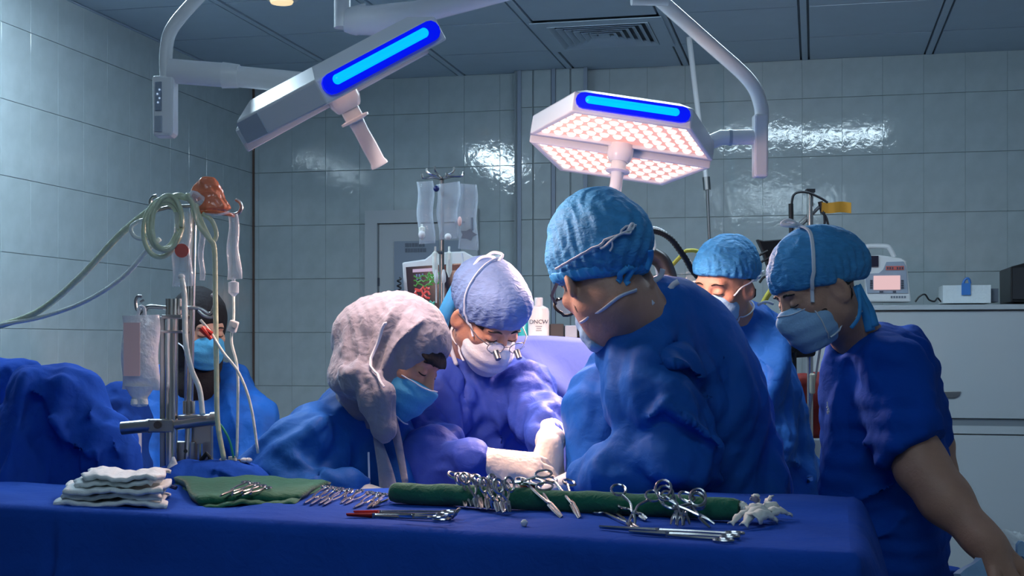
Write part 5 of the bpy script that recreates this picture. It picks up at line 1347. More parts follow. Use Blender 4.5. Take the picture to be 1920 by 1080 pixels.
tie(mk, H, R5, s, allh, [(-.068, .05, -.118), (-.066, .0, -.112), (-.056, -.05, -.10), (-.03, -.08, -.09)], r=.0036, gap=.002)
tie(mk, H, R5, s, mo_, [(-.069, .062, -.016), (-.071, .058, -.07), (-.068, .055, -.118)], r=.0028, gap=.001)
tie(mk, H, R5, s, mo_, [(0, .13, -.012), (-.04, .11, -.014), (-.069, .062, -.016)], r=.0028, gap=.001)
kn = H + R5 @ Vector((-.01, -.03, .152)) * s
m = MB(); m.tube(curve([kn, kn + Vector((-.025, 0, .012)), kn + Vector((-.04, 0, .004)), kn + Vector((-.02, -.01, .0)), kn, kn + Vector((.035, 0, -.018)), kn + Vector((.055, 0, -.016))], 5), .0048, 8); m.build('tie_knot', M['tie'], mk)
for k, pts in enumerate(([(1598, 538), (1612, 565), (1632, 590), (1642, 622)], [(1604, 536), (1622, 560), (1640, 580), (1650, 612)], [(1596, 545), (1590, 570), (1594, 590), (1588, 606)])):
    ribbon('cap_tie', 'capedge', cap, onhead(un(ho, co, NK_[-1]), [(x, y, 2.90) for x, y in pts], .006 + .006 * k), .022 if k < 2 else .008)
g = chain([A(1628, 668, 3.02, .080), A(1650, 720, 3.02, .122), A(1660, 830, 3.03, .120), A(1664, 960, 3.05, .130), (Vector((at(1655, 0, 3.05).x, 3.06, .62)), .16)], .06)
g += chain([A(1598, 665, 2.98, .035), A(1602, 760, 2.98, .060), A(1612, 900, 3.0, .080)], .05, .06)
g += chain([A(1700, 680, 3.1, .07), A(1740, 810, 3.15, .06)], .05, .06)
g += [('s', .02, p_cap(at(1596, 640, 2.98), at(1560, 640, 2.9), .035, .03))]
slv_n = (at(1735, 880, 2.8) - at(1668, 700, 2.88)).normalized()
slv = [('u', 0, p_cap(at(1660, 690, 2.90), at(1736, 905, 2.79), .083, .078)), ('i', .004, p_half(at(1700, 853, 2.82), slv_n + Vector((.05, 0, .25))))]
slv_fn = sdf(slv)
g += [('u', .035, slv_fn)]
g += [fold([(1640, 700, 2.8), (1668, 770, 2.76), (1692, 850, 2.74)], .006, .005), fold([(1600, 690, 2.88), (1590, 760, 2.9), (1600, 830, 2.9)], .014, -.012),
      fold([(1620, 830, 2.86), (1580, 860, 2.88), (1550, 890, 2.9)], .012, .010), fold([(1690, 900, 2.88), (1640, 930, 2.88), (1590, 950, 2.9)], .014, .010), fold([(1720, 680, 2.95), (1745, 760, 2.98), (1758, 840, 3.0)], .010, -.010),
      fold([(1655, 690, 2.82), (1690, 700, 2.84), (1715, 740, 2.88)], .010, -.008), fold([(1700, 960, 2.9), (1660, 1000, 2.9), (1600, 1030, 2.92)], .014, .010)]
sh5 = solid('scrub_top', g, at(1510, 950, 2.85) - Vector((0, .2, .45)), at(1810, 590, 3.1) + Vector((0, .3, 0)), .0065, M['scrub'], t5, disp=creases(25, .010, 4.6))
legs(t5, at(1655, 0, 3.05).x, 3.07, mt='scrub')
for (x0, y0, x1, y1) in ((1541, 752, 1545, 762), (1541, 764, 1548, 762), (1545, 770, 1552, 768), (1549, 764, 1551, 774), (1542, 772, 1546, 778)):
    P = project(g, [at(x0, y0, 2.93), at((x0 + x1) / 2, (y0 + y1) / 2 - 1, 2.93), at(x1, y1, 2.93)], .006)
    m = MB(); m.tube(P, .0016, 6); m.build('chest_print', M['tie'], sh5)
hand('hand', at(1688, 930, 3.17), (-.5, .1, -.8), (.6, -.4, .3), -1, M['skindark'], t5, vox=.004)

# ---------- 6. the nurse at the back left
H = at(376, 614, 4.62); s = 1.0
t6, R6, ho = person('person', 'person in a black headscarf, mask and blue gown behind the steel poles at left', H, (.6, -.75, -.27), (.15, -.2, .95), s,
    at(362, 690, 4.72), chain([A(372, 770, 4.75, .09), A(382, 1000, 4.79, .1), A(382, 1060, 4.79, .1)], .05, .05) + body_legs(at(380, 0, 4.78).x, 4.78), (at(380, 0, 4.78).x, 4.78), M['skindark'], .005)
L = lambda fn: loc(fn, R6, H, s)
sb = [('u', 0, L(p_ell((0, -.025, .040), (.092, .114, .098)))), ('u', .05, L(p_ell((0, -.02, -.055), (.085, .085, .100)))), ('u', .05, p_cap(at(372, 690, 4.68), at(376, 720, 4.68), .085, .10)), ('s', .012, L(p_ell((0, .128, -.030), (.062, .092, .072))))]
solid('headscarf', sb, *bounds(H - Vector((0, 0, .08)), .26), .006, M['blackcloth'], t6, disp=wrinkle(41, .004, 14))
mo_ = mask_ops(H, R6, s); mk = solid('face_mask', mo_, *bounds(H, .19), .0045, M['maskblue'], t6)
for sx in (1, -1): brow(t6, H, R6, s, ho, sx); lash(t6, H, R6, s, ho, sx)
tie(mk, H, R6, s, un(sb, mo_), [(.069, .06, -.07), (.09, .02, -.05), (.1, -.04, -.04)], r=.003)
g = chain([A(372, 720, 4.75, .10), A(382, 790, 4.76, .175), A(385, 900, 4.78, .19), A(385, 1020, 4.8, .21), (Vector((at(385, 0, 4.8).x, 4.8, .45)), .22)], .07)
g += chain([A(430, 722, 4.7, .08), A(470, 800, 4.62, .085), A(492, 880, 4.55, .075), A(440, 930, 4.45, .06)], .05, .06) + chain([A(315, 722, 4.7, .08), A(288, 810, 4.62, .085), A(286, 900, 4.55, .08), A(340, 940, 4.45, .06)], .05, .06)
g += [fold([(420, 720, 4.55), (440, 790, 4.52), (450, 880, 4.5)], .016, .014), fold([(460, 740, 4.55), (480, 800, 4.5), (470, 880, 4.48)], .012, -.014), fold([(300, 740, 4.55), (310, 810, 4.5), (300, 880, 4.48)], .014, -.014)]
solid('gown', g, at(240, 930, 4.6) - Vector((0, .4, .6)), at(530, 670, 4.7) + Vector((0, .4, 0)), .010, M['gown'], t6, disp=creases(26, .014, 4.6))
legs(t6, at(385, 0, 4.8).x, 4.82, mt='drapedark')
hand('glove', at(425, 938, 4.42), (-.6, -.5, -.5), (0, -.4, 1), 1, M['glovewhite'], t6, cuff=at(442, 930, 4.45), vox=.005)
hand('glove', at(352, 948, 4.42), (.6, -.5, -.5), (0, -.4, 1), -1, M['glovewhite'], t6, cuff=at(338, 938, 4.45), vox=.005)
# ------------------------------------------------------------------ instrument table under its blue drape
FR, FL, BR, BL = ont(1594, 1034), ont(-170, 934), ont(1588, 929), ont(-170, 902)
itab = empty('instrument_table', ((FL + FR + BL + BR) / 4).xy.to_3d(), 'steel instrument table hidden under the blue drape', 'table')
m = MB(); q = [p.lerp((FL + FR + BL + BR) / 4, .03) for p in (FL, FR, BR, BL)]
m.add([p + Vector((0, 0, -.008)) for p in q] + [p + Vector((0, 0, -.03)) for p in q], [(0, 1, 2, 3), (7, 6, 5, 4)] + [(i, (i + 1) % 4, 4 + (i + 1) % 4, 4 + i) for i in range(4)]); m.build('table_top', M['steel'], itab, smooth=False)
for p in q:
    c = p.lerp((FL + FR + BL + BR) / 4, .06); m = MB(); m.tube([(c.x, c.y, .0), (c.x, c.y, ZT - .03)], .016, 8); m.build('leg', M['steel'], itab)
NS, NT, NK = 170, 16, 30
def top_pt(u_, v_):                # u_ left-right, v_ back-front
    p = BL.lerp(BR, u_).lerp(FL.lerp(FR, u_), v_)
    z = .0016 * math.sin(u_ * 23 + v_ * 5) + .0014 * math.sin(u_ * 61 - v_ * 9)
    return Vector((p.x, p.y, ZT + z * min(1, (1 - v_) * 6)))
fdir = (FR - FL).normalized(); fn_ = Vector((fdir.y, -fdir.x, 0))
rdir = (BR - FR).normalized(); rn_ = Vector((rdir.y, -rdir.x, 0))
def skirt(p, nrm, s, t, length=.82, flare=.06, bulge=0.0):
    """a point t (0..1) down the hanging cloth; s is metres along the edge"""
    d = t * length; r = .018
    if d < r * 1.57: a = d / r; o = r * math.sin(a); z = -r * (1 - math.cos(a))
    else: o = r; z = -r - (d - r * 1.57)
    k = min(1, d / .25)
    f = .010 * math.sin(s * 7.3 + .6) + .007 * math.sin(s * 15.1 + 2 + d * 3) + .003 * math.sin(s * 31 + d * 9)
    for (s0, w, a_) in CREASE: f += a_ * math.exp(-((s - s0 - d * .02) / w) ** 2)
    hz = .010 * math.exp(-((d - (.125 + .03 * s)) / .008) ** 2) * (1 if .1 < s < .75 else 0)
    return Vector((p.x, p.y, ZT + z)) + nrm * (o + flare * d * .8 + k * f + hz + bulge * (1 - math.exp(-d / .10)))
CREASE = []
def s_at(px): 
    return min(((i / 400) for i in range(401)), key=lambda u_: abs((FL.lerp(FR, u_)).x / (FL.lerp(FR, u_)).y * F + HX - px))
Lf = (FR - FL).length
for (px, w, a_) in ((110, .010, -.030), (128, .014, .014), (1114, .008, -.030), (1128, .012, .014), (520, .03, .006), (800, .04, -.006), (1420, .03, .008)): CREASE.append((s_at(px) * Lf, w, a_))
rows = []
for j in range(NT): rows.append([top_pt(i / NS, j / (NT - 1)) for i in range(NS + 1)])
for j in range(1, NK + 1): 
    t = (j / NK) ** 1.35
    row = []
    for i in range(NS + 1):
        u_ = i / NS; p = FL.lerp(FR, u_)
        b = max(0, (u_ - .93) / .07); nn = (fn_ * (1 - b * .5) + rn_ * b * .5).normalized()
        row.append(skirt(p, nn, u_ * Lf, t))
    rows.append(row)
m = MB(); m.grid(rows)
CREASE = [(.12, .02, .012), (.3, .03, -.012), (.5, .03, .014), (.65, .02, -.01)]
Lr = (BR - FR).length; rr = []
for j in range(0, NK + 1):
    t = (j / NK) ** 1.35; row = []
    for i in range(41):
        u_ = i / 40; p = FR.lerp(BR, u_); b = max(0, 1 - u_ / .12); nn = (rn_ * (1 - b * .5) + fn_ * b * .5).normalized()
        row.append(rows[NT - 1 + j][NS] if i == 0 else skirt(p, nn, .3 + u_ * Lr, t, flare=.06, bulge=.058 * min(1, u_ / .15)))
    rr.append(row)
rr[0] = [top_pt(1, 1 - i / 40) for i in range(41)]
m.grid(rr)
bk_ = []
for j in range(0, 13):
    t = (j / 12); bk_.append([skirt(BR.lerp(BL, i / 60), -fn_, i / 60 * Lf, t, flare=.03) if j else top_pt(1 - i / 60, 0) for i in range(61)])
m.grid(bk_)
def weld(me_o):
    b = bmesh.new(); b.from_mesh(me_o.data); bmesh.ops.remove_doubles(b, verts=b.verts, dist=.0004); bmesh.ops.recalc_face_normals(b, faces=b.faces); b.to_mesh(me_o.data); b.free()
tdr = m.build('table_drape', M['drape'], None, sharp=None); weld(tdr)
tag(tdr, 'long blue drape covering the instrument table across the front', 'drape')

# ------------------------------------------------------------------ patient, screen and drapes
pdr = empty('patient_drape', (.13, 3.2, 0), 'blue drape over the patient between the surgeon and the bending man', 'drape')
ops = [('u', 0, p_box((.11, 3.28, .93), (.20, .46, .10), rad=.07)), ('u', .08, p_ell((.11, 3.15, 1.0), (.17, .26, .085))), ('s', .02, p_ell(at(1000, 902, 3.06), (.055, .05, .035))), ('u', .05, p_box((.11, 3.28, .62), (.21, .46, .28), rad=.05))]
solid('drape_cloth', ops, (-.2, 2.7, .28), (.45, 3.85, 1.15), .009, M['drape'], pdr, disp=creases(51, .010, 6.0))
m = MB(); m.ell(at(1000, 914, 3.06), (.05, .045, .02)); m.build('operating_field', mat('dark_red_field', (.12, .02, .012), .35, var=.5, vscale=40), pdr)
otb = empty('operating_table', (.11, 3.25, 0), 'operating table under the patient drape', 'table')
m = MB(); m.box((.11, 3.3, .56), (.3, .7, .06)); m.build('table_bed', M['dark'], otb, smooth=False, bevel=.01)
m = MB(); m.box((.11, 3.3, .3), (.16, .2, .5)); m.build('column', M['steeldark'], otb, smooth=False, bevel=.01)
m = MB(); m.box((.11, 3.3, .03), (.36, .8, .06)); m.build('base', M['steeldark'], otb, smooth=False, bevel=.01)
ops = [('u', 0, p_ell(at(395, 925, 2.99), (.135, .075, .075))), ('u', .06, p_ell(at(470, 935, 3.0), (.10, .075, .06))), ('u', .05, p_ell(at(330, 930, 2.98), (.09, .06, .055))), ('u', .05, p_box(at(400, 1180, 3.0), (.16, .06, .28), rad=.04)),
       fold([(400, 880, 2.93), (430, 890, 2.92), (470, 905, 2.92)], .006, .005), fold([(410, 890, 2.93), (420, 900, 2.92)], .006, -.006)]
tag(solid('mound_drape', ops, at(230, 1460, 3.0) - Vector((0, .16, 0)), at(570, 830, 3.0) + Vector((0, .16, 0)), .006, M['drape'], None, disp=creases(52, .005, 8.0)), 'rounded blue drape mound behind the folded green cloth', 'drape')

scn = empty('screen_drape', (at(1060, 640, 3.82).x, 3.86, 0), 'pale blue cloth screen hung between the surgeon and the bending man', 'drape')
rows = []
for j in range(40):
    t = j / 39; row = []
    for i in range(60):
        u_ = i / 59; X0 = at(930, 0, 3.80).x; X1 = at(1260, 0, 3.80).x; X = X0 + (X1 - X0) * u_
        z = CH - (633 - HY) * 3.80 / F - t * .62
        f = .012 * math.sin(u_ * 9 + t * 2) * t + .006 * math.sin(u_ * 23 + 1) * t
        dd = (u_ - .15) * .8 - (t - .08) * 1.15
        f += .022 * math.exp(-(dd / .06) ** 2) * min(1, t * 5) - .012 * math.exp(-((dd + .15) / .05) ** 2) * min(1, t * 5)
        row.append(Vector((X, 3.80 - .20 * t ** 1.3 - f, z + .006 * math.sin(u_ * 7))))
    rows.append(row)
m = MB(); m.sheet(rows, .004); m.build('screen_cloth', M['screen'], scn, sharp=None)
zb = CH - (637 - HY) * 3.82 / F
m = MB(); m.tube([(at(925, 0, 3.82).x, 3.825, zb - .012), (at(1265, 0, 3.82).x, 3.825, zb - .012)], .009, 8); m.build('screen_bar', M['steel'], scn)
for px in (928, 1262):
    m = MB(); m.tube([(at(px, 0, 3.82).x, 3.83, 0), (at(px, 0, 3.82).x, 3.83, zb - .012)], .009, 8); m.build('screen_post', M['steel'], scn)
m = MB(); m.box(at(1124, 638, 3.72), (.024, .02, .018)); m.ell(at(1132, 634, 3.71), .004)
tag(m.build('drape_clip', M['black'], None, smooth=False, bevel=.003), 'small black clip at the top edge of the pale blue screen', 'clip')

# the big draped equipment at the left
ldr = empty('draped_equipment', at(60, 1200, 3.3).xy.to_3d(), 'large piece of equipment covered in dark blue drapes at the left edge', 'drape')
ops = [('u', 0, p_box(at(103, 1100, 3.22), (.072, .14, .51), rad=.035)), ('u', .10, p_cap(at(150, 735, 3.2), at(205, 850, 3.16), .045, .055)), ('u', .08, p_cap(at(205, 850, 3.16), at(215, 1300, 3.16), .055, .08)),
       ('u', .06, p_cap(at(60, 730, 3.17), at(20, 940, 3.06), .045, .06)), ('u', .06, p_box(at(0, 1150, 3.25), (.16, .13, .5), rad=.05)),
       fold([(52, 700, 3.1), (38, 790, 3.06), (5, 900, 3.02)], .012, .016), fold([(66, 735, 3.08), (90, 780, 3.06), (110, 800, 3.06)], .008, .014), fold([(70, 760, 3.08), (85, 850, 3.05), (80, 940, 3.04)], .022, -.028),
       fold([(70, 712, 3.08), (110, 745, 3.06), (150, 760, 3.07)], .007, -.008), fold([(100, 790, 3.07), (130, 830, 3.07), (160, 850, 3.06)], .010, .012), fold([(105, 820, 3.05), (100, 880, 3.04), (98, 940, 3.04)], .010, .012),
       fold([(186, 765, 3.1), (205, 800, 3.08), (222, 870, 3.06)], .008, .012), fold([(192, 785, 3.1), (208, 800, 3.1), (226, 795, 3.1)], .007, -.014), fold([(160, 700, 3.1), (170, 740, 3.1), (168, 780, 3.1)], .010, .008),
       fold([(140, 860, 3.06), (150, 900, 3.06), (140, 940, 3.05)], .012, -.014), fold([(180, 850, 3.06), (185, 900, 3.06), (190, 940, 3.05)], .010, .010)]
solid('front_drape', ops, at(-140, 1640, 3.2) - Vector((0, .22, 0)), at(290, 670, 3.2) + Vector((0, .25, 0)), .006, M['drape'], ldr, disp=creases(53, .011, 5.0))
ops = [('u', 0, p_box(at(-60, 1100, 3.5), (.19, .12, .585), rad=.05)), ('u', .03, p_cap(at(0, 692, 3.46), at(62, 694, 3.44), .026, .026)), fold([(0, 690, 3.36), (60, 692, 3.36)], .01, .006), fold([(45, 670, 3.4), (50, 700, 3.4)], .008, -.008)]
solid('rear_drape', ops, at(-260, 1600, 3.4) - Vector((0, .12, 0)), at(110, 640, 3.5) + Vector((0, .2, 0)), .007, M['drape'], ldr, disp=creases(54, .009, 5.0))
ops = [('u', 0, p_ell(at(225, 800, 3.95), (.085, .10, .125))), ('u', .06, p_box(at(225, 1120, 3.95), (.085, .09, .42), rad=.04)), fold([(190, 772, 3.86), (225, 765, 3.85), (262, 775, 3.86)], .012, -.014)]
tag(solid('dark_drape', ops, at(140, 1600, 3.95) - Vector((0, .14, 0)), at(310, 700, 3.95) + Vector((0, .14, 0)), .008, M['drapedark'], None, disp=creases(55, .010, 6.0)), 'dark blue draped shape behind the milky fluid bag', 'drape')

# ------------------------------------------------------------------ steel support with hooks, bags and tubing at the left
Yv = 3.02
iv = empty('infusion_support', (at(320, 0, Yv).x, Yv, 0), 'steel double pole support with crossbar and hooks at the left', 'drip stand')
def V(px, py, dy=0.0): return at(px, py, Yv + dy)
m = MB(); m.tube([V(322, 592), Vector((V(316, 0).x, Yv, .05))], .0145, 14); m.build('thick_post', M['steel'], iv)
m = MB(); m.box(V(306, 800, .012), (.011, .02, .5)); m.build('post_rail', M['steeldark'], iv, smooth=False, bevel=.002)
m = MB(); m.lathe((V(316, 0).x, Yv, 0), (0, 0, 1), [(.2, 0), (.2, .03), (.04, .06), (.03, .1)], 20); m.build('base', M['steeldark'], iv)
ch_ = MB()
for k in range(4): ch_.tube([V(314 + 7.5 * k, 560), V(314 + 7.5 * k, 592)], .0048, 8)
clh = ch_.build('post_clamp', M['steel'], iv)
for y, w, h_ in ((594, .046, .009), (622, .05, .006)):
    m = MB(); m.box(V(325, y), (w, .038, h_)); m.build('clamp_plate', M['steeldark'], clh, smooth=False, bevel=.002)
m = MB(); m.tube([V(363, 372, .02), V(355, 760, .02), V(352, 862, .02)], .0088, 12); m.build('thin_pole', M['steel'], iv)
m = MB(); m.tube([V(357, 400, .035), V(350, 760, .035)], .006, 10); m.build('inner_pole', M['steeldark'], iv)
col_ = MB()
for k in range(3): col_.tube([V(347 + 8 * k, 752, .01), V(347 + 8 * k, 776, .01)], .0052, 8)
col_.build('pole_collar', M['steel'], iv)
m = MB(); m.box(V(362, 782, .01), (.062, .04, .010)); m.build('collar_plate', M['steeldark'], iv, smooth=False, bevel=.002)
m = MB(); m.tube([V(228, 803, .0), V(282, 798, .0)], .0150, 14); m.tube([V(277, 799), V(283, 798)], .0165, 14); cb = m.build('crossbar', M['steeldark'], iv)
m = MB(); m.tube([V(328, 796), V(398, 786)], .0135, 14); m.tube([V(396, 786), V(406, 785)], .016, 14); m.build('crossbar', M['steeldark'], iv)
m = MB(); m.box(V(304, 798), (.058, .03, .030)); kb = m.build('crossbar_knuckle', M['steeldark'], iv, smooth=False, bevel=.003)
m = MB(); m.tube([V(295, 797, -.012), V(295, 797, -.022)], .0085, 12); m.build('bolt', M['dark'], kb)
m = MB(); m.box(V(347, 862, .03), (.052, .03, .085)); pl_ = m.build('side_plate', M['steeldark'], iv, smooth=False, bevel=.003)
for y in (846, 872):
    m = MB(); m.tube([V(348, y, .016), V(348, y, .010)], .0045, 10); m.build('bolt', M['dark'], pl_)
m = MB(); m.box(V(378, 832, .04), (.05, .02, .10)); m.build('back_plate', M['steeldark'], iv, smooth=False, bevel=.003)
m = MB(); m.tube([V(375, 832, .0), V(375, 876, .0)], .0068, 10); m.build('short_rod', M['steel'], iv)
for nm, pts, r in (('hook', [(312, 577), (280, 575), (272, 582), (262, 594)], .0048), ('hook', [(272, 580), (258, 582), (254, 566), (258, 556), (266, 556)], .0036), ('hook', [(263, 566), (270, 562)], .003), ('hook', [(338, 577), (372, 578), (392, 588), (400, 580), (404, 560), (396, 552)], .0042), ('hook', [(372, 582), (384, 592), (398, 594), (404, 582)], .0042),
                   ('top_hook', [(363, 386), (320, 388), (290, 394), (282, 380), (286, 370), (294, 367)], .0042), ('top_hook', [(363, 386), (400, 398), (440, 402), (452, 392), (450, 380), (442, 374)], .0042), ('top_hook', [(363, 384), (350, 374), (342, 370)], .0042)):
    m = MB(); m.tube(curve([V(x, y, .0 if y < 450 else -.005) for x, y in pts], 5), r, 8); m.build(nm, M['steeldark'], iv)
# manifold of taps at the bottom
mf = empty('tap_manifold', V(420, 866, -.03), 'small valve manifold with black and white taps on the steel support', 'valve')
m = MB(); m.tube([V(378, 866, -.02), V(470, 864, -.02)], .0045, 8); m.build('manifold_tube', M['dark'], mf)
m = MB(); m.tube([V(436, 856, -.03), V(437, 880, -.03)], .0095, 12); m.build('white_body', M['pinkprint'] if False else M['cream'], mf)
for pts in ([(376, 864), (388, 850), (394, 858)], [(384, 868), (396, 862), (402, 868)], [(398, 866), (412, 868)]):
    m = MB(); m.tube([V(x, y, -.03) for x, y in pts], .0055, 8); m.build('black_tap', M['black'], mf)
for x in (418, 458, 466):
    m = MB(); m.ell(V(x, 863, -.03), (.009, .007, .006)); m.build('white_tap', M['white'], mf)
m = MB(); m.tube([V(450, 866, -.028), V(458, 870, -.028)], .006, 8); m.build('black_tap', M['black'], mf)

# milky bag on the left hook
fb = bag_obj('fluid_bag', 'milky fluid bag with a pink label hanging from the left hook', [(229, 592), (299, 590), (298, 732), (228, 730)], .045, M['bagmilky'], Y0=2.97)
m = MB(); m.lathe(at(262, 728, 2.97), (0, 0, -1), [(.034, -.005), (.024, .012), (.018, .02), (.017, .034), (.012, .040), (.004, .042)], 14, 1, .6, ref=(1, 0, 0)); m.build('bag_neck', M['bagmilky'], fb)
for dx in (-8, 9):
    m = MB(); m.lathe(at(261 + dx, 748, 2.965), (0, 0, -1), [(.008, 0), (.0095, .006), (.0095, .012), (.006, .016)], 12); m.build('port', M['gauze'], fb)
m = MB(); m.box(at(247, 655, 2.945), (.036, .002, .118)); m.build('pink_label', M['pinkprint'], fb, smooth=False)
m = MB(); m.tube(curve([at(258, 592, 2.97), at(262, 576, 2.97), at(270, 578, 2.97), at(272, 594, 2.97)], 4), .004, 8); m.build('hanger_loop', M['bagmilky'], fb)
rb = bag_obj('drip_bag', 'clear crumpled bag with a red round print on the left support', [(325, 398), (358, 396), (361, 536), (322, 538)], .03, M['bag'], Y0=2.975)
m = MB(); m.lathe(at(341, 470, 2.952), (0, -1, 0), [(.0155, 0), (.0155, .002)], 20); m.build('red_print', M['redprint'], rb)
m = MB(); m.ell(at(340, 519, 2.955), (.008, .006, .007)); m.build('white_port', M['white'], rb)
nb2 = bag_obj('drip_bag', 'narrow clear bag with a drip chamber hanging rightmost on the left support', [(428, 402), (446, 401), (453, 523), (425, 525)], .025, M['bag'], Y0=2.99)
chamber(nb2, 438, 522, 556, 2.99, .012, 'bag')
sb2 = bag_obj('drip_bag', 'small clear sleeve hanging just right of the thin pole', [(372, 420), (384, 420), (383, 526), (373, 526)], .012, M['bag'], Y0=3.06)
# orange breathing bag on top
om = empty('breathing_mask', at(393, 400, 3.0), 'translucent orange rubber breathing mask on top of the left support', 'mask')
ops = [('u', 0, p_cap(at(392, 352, 3.0), at(402, 395, 3.0), .022, .038)), ('u', .03, p_cap(at(378, 360, 3.0), at(366, 372, 3.0), .018, .012)), ('i', .004, p_half(at(395, 396, 3.0), (.12, 0, -1)))]
solid('mask_dome', ops, at(330, 420, 2.93), at(460, 310, 3.07), .0035, M['orange'], om, disp=wrinkle(61, .004, 22))
m = MB(); m.tube(curve([at(372, 398, 2.97), at(400, 397, 2.955), at(430, 402, 2.98), at(438, 405, 3.0)], 5), .004, 8); m.build('mask_rim', M['orange'], om)
m = MB(); m.tube(curve([at(380, 400, 2.96), at(405, 403, 2.95), at(430, 398, 2.97)], 5), .0026, 8); m.build('clear_rim', M['bag'], om)
m = MB(); m.lathe(at(376, 378, 2.97), (-.5, -.5, .4), [(.014, 0), (.014, .02), (.010, .03)], 12); m.build('connector', M['bag'], om)
def tubeobj(name, label, pts, r, mt, cat='tube', n=8, group=None):
    m = MB(); m.tube(curve([at(*p) for p in pts], n), r, 10); return tag(m.build(name, M[mt], None, sharp=None), label, cat, group)
coil = []
for k in range(52):
    a = k * .5; w = k // 13
    coil.append((313 + (26 + 5.5 * math.sin(w * 2.1 + .2)) * math.cos(a) + (7 + 5 * w) * math.sin(a) - 3 * w, 418 - (44 + 7 * math.cos(w * 1.7)) * math.sin(a) + (8 + 7 * w) * math.cos(a) + 3 * w, 2.955 + .012 * math.sin(k * .5) + .006 * w))
tubeobj('coiled_tubing', 'coil of yellowish clear tubing hung on the left support', coil, .0055, 'tube', n=3)
tubeobj('suction_tube', 'thick yellowish tube running down to the left edge', [(352, 372, 2.97), (330, 368, 2.97), (290, 388, 2.99), (225, 440, 3.05), (150, 520, 3.15), (75, 582, 3.25), (0, 611, 3.32), (-90, 640, 3.4), (-150, 700, 3.46)], .0078, 'tube')
tubeobj('suction_tube', 'thinner clear tube sagging to the left edge below the thick one', [(300, 448, 2.98), (276, 470, 2.99), (230, 520, 3.05), (160, 565, 3.15), (80, 594, 3.25), (0, 610, 3.30), (-90, 636, 3.38), (-150, 700, 3.44)], .0052, 'tubeclear')
tubeobj('tube_loop', 'single clear tube loop sticking out left of the coil', [(282, 412, 2.97), (262, 414, 2.97), (246, 426, 2.97), (252, 443, 2.97), (270, 448, 2.97), (286, 440, 2.97)], .0045, 'tubeclear')
tubeobj('drain_tube', 'yellowish tube looping off the top hook and dropping beside the thin pole', [(352, 376, 2.95), (352, 366, 2.95), (362, 385, 2.95), (372, 420, 2.95), (392, 448, 2.95), (402, 468, 2.95), (404, 560, 2.96), (406, 700, 2.965), (408, 790, 2.97), (420, 862, 2.975)], .0058, 'tube')
tubeobj('drain_tube', 'yellowish tube loop hanging right of the thin pole top', [(368, 380, 2.96), (372, 400, 2.96), (385, 430, 2.96), (398, 452, 2.96), (406, 440, 2.96), (398, 415, 2.96), (380, 400, 2.96)], .005, 'tube')
tubeobj('drain_tube', 'pale tube running from the red-print bag down the thick post', [(341, 522, 2.95), (346, 560, 2.955), (348, 640, 2.96), (358, 690, 2.97), (374, 730, 2.98), (380, 778, 2.99)], .0062, 'tubeclear')
tubeobj('drip_line', 'thin drip line from the narrow bag past the white clip', [(438, 555, 2.99), (438, 600, 2.985), (434, 640, 2.98), (445, 690, 2.98), (446, 760, 2.98), (444, 858, 2.98)], .0032, 'tubeclear')
tubeobj('drip_line', 'thin pale line crossing the gown of the person behind the poles', [(376, 600, 2.96), (394, 622, 2.955), (418, 660, 2.96), (448, 700, 2.97), (470, 760, 2.98), (484, 850, 2.99)], .0032, 'tubeclear')
tubeobj('green_line', 'thin green line curving from the crossbar end to the manifold', [(404, 788, 2.99), (416, 800, 2.985), (430, 825, 2.98), (438, 858, 2.98)], .0026, 'greenline')
cl = empty('roller_clamp', at(437, 630, 2.975), 'white roller clamp on the thin drip line', 'clamp')
m = MB(); m.box(at(437, 612, 2.975), (.020, .016, .026), Matrix.Rotation(.3, 3, 'Y')); m.build('clamp_body', M['white'], cl, smooth=False, bevel=.003)
m = MB(); m.tube([at(440, 610, 2.962), at(440, 610, 2.985)], .006, 10); m.build('wheel', M['cab'], cl)
m = MB(); m.tube([at(378, 615, 2.95), at(386, 624, 2.95), at(396, 636, 2.95)], [.008, .007, .004], 10); m.tube([at(386, 618, 2.95), at(398, 626, 2.95)], .0045, 8)
tag(m.build('red_connector', M['red'], None), 'red tubing connector in front of the blue mask behind the poles', 'connector')
m = MB(); m.lathe(at(325, 892, 2.96), (0, 0, 1), [(.022, 0), (.018, .012), (.008, .03), (.003, .042)], 12, 1, .5, ref=(1, 0, 0)); tag(m.build('cloth_tip', M['gauze'], None), 'small white cloth tip at the foot of the thick post', 'cloth')
m = MB(); m.box(at(243, 838, 3.35), (.05, .05, .12)); m.box(at(252, 865, 3.33), (.03, .03, .06)); tag(m.build('grey_box', M['bluegrey'], None, smooth=False, bevel=.006), 'grey box half hidden between the blue drape and the post', 'box')

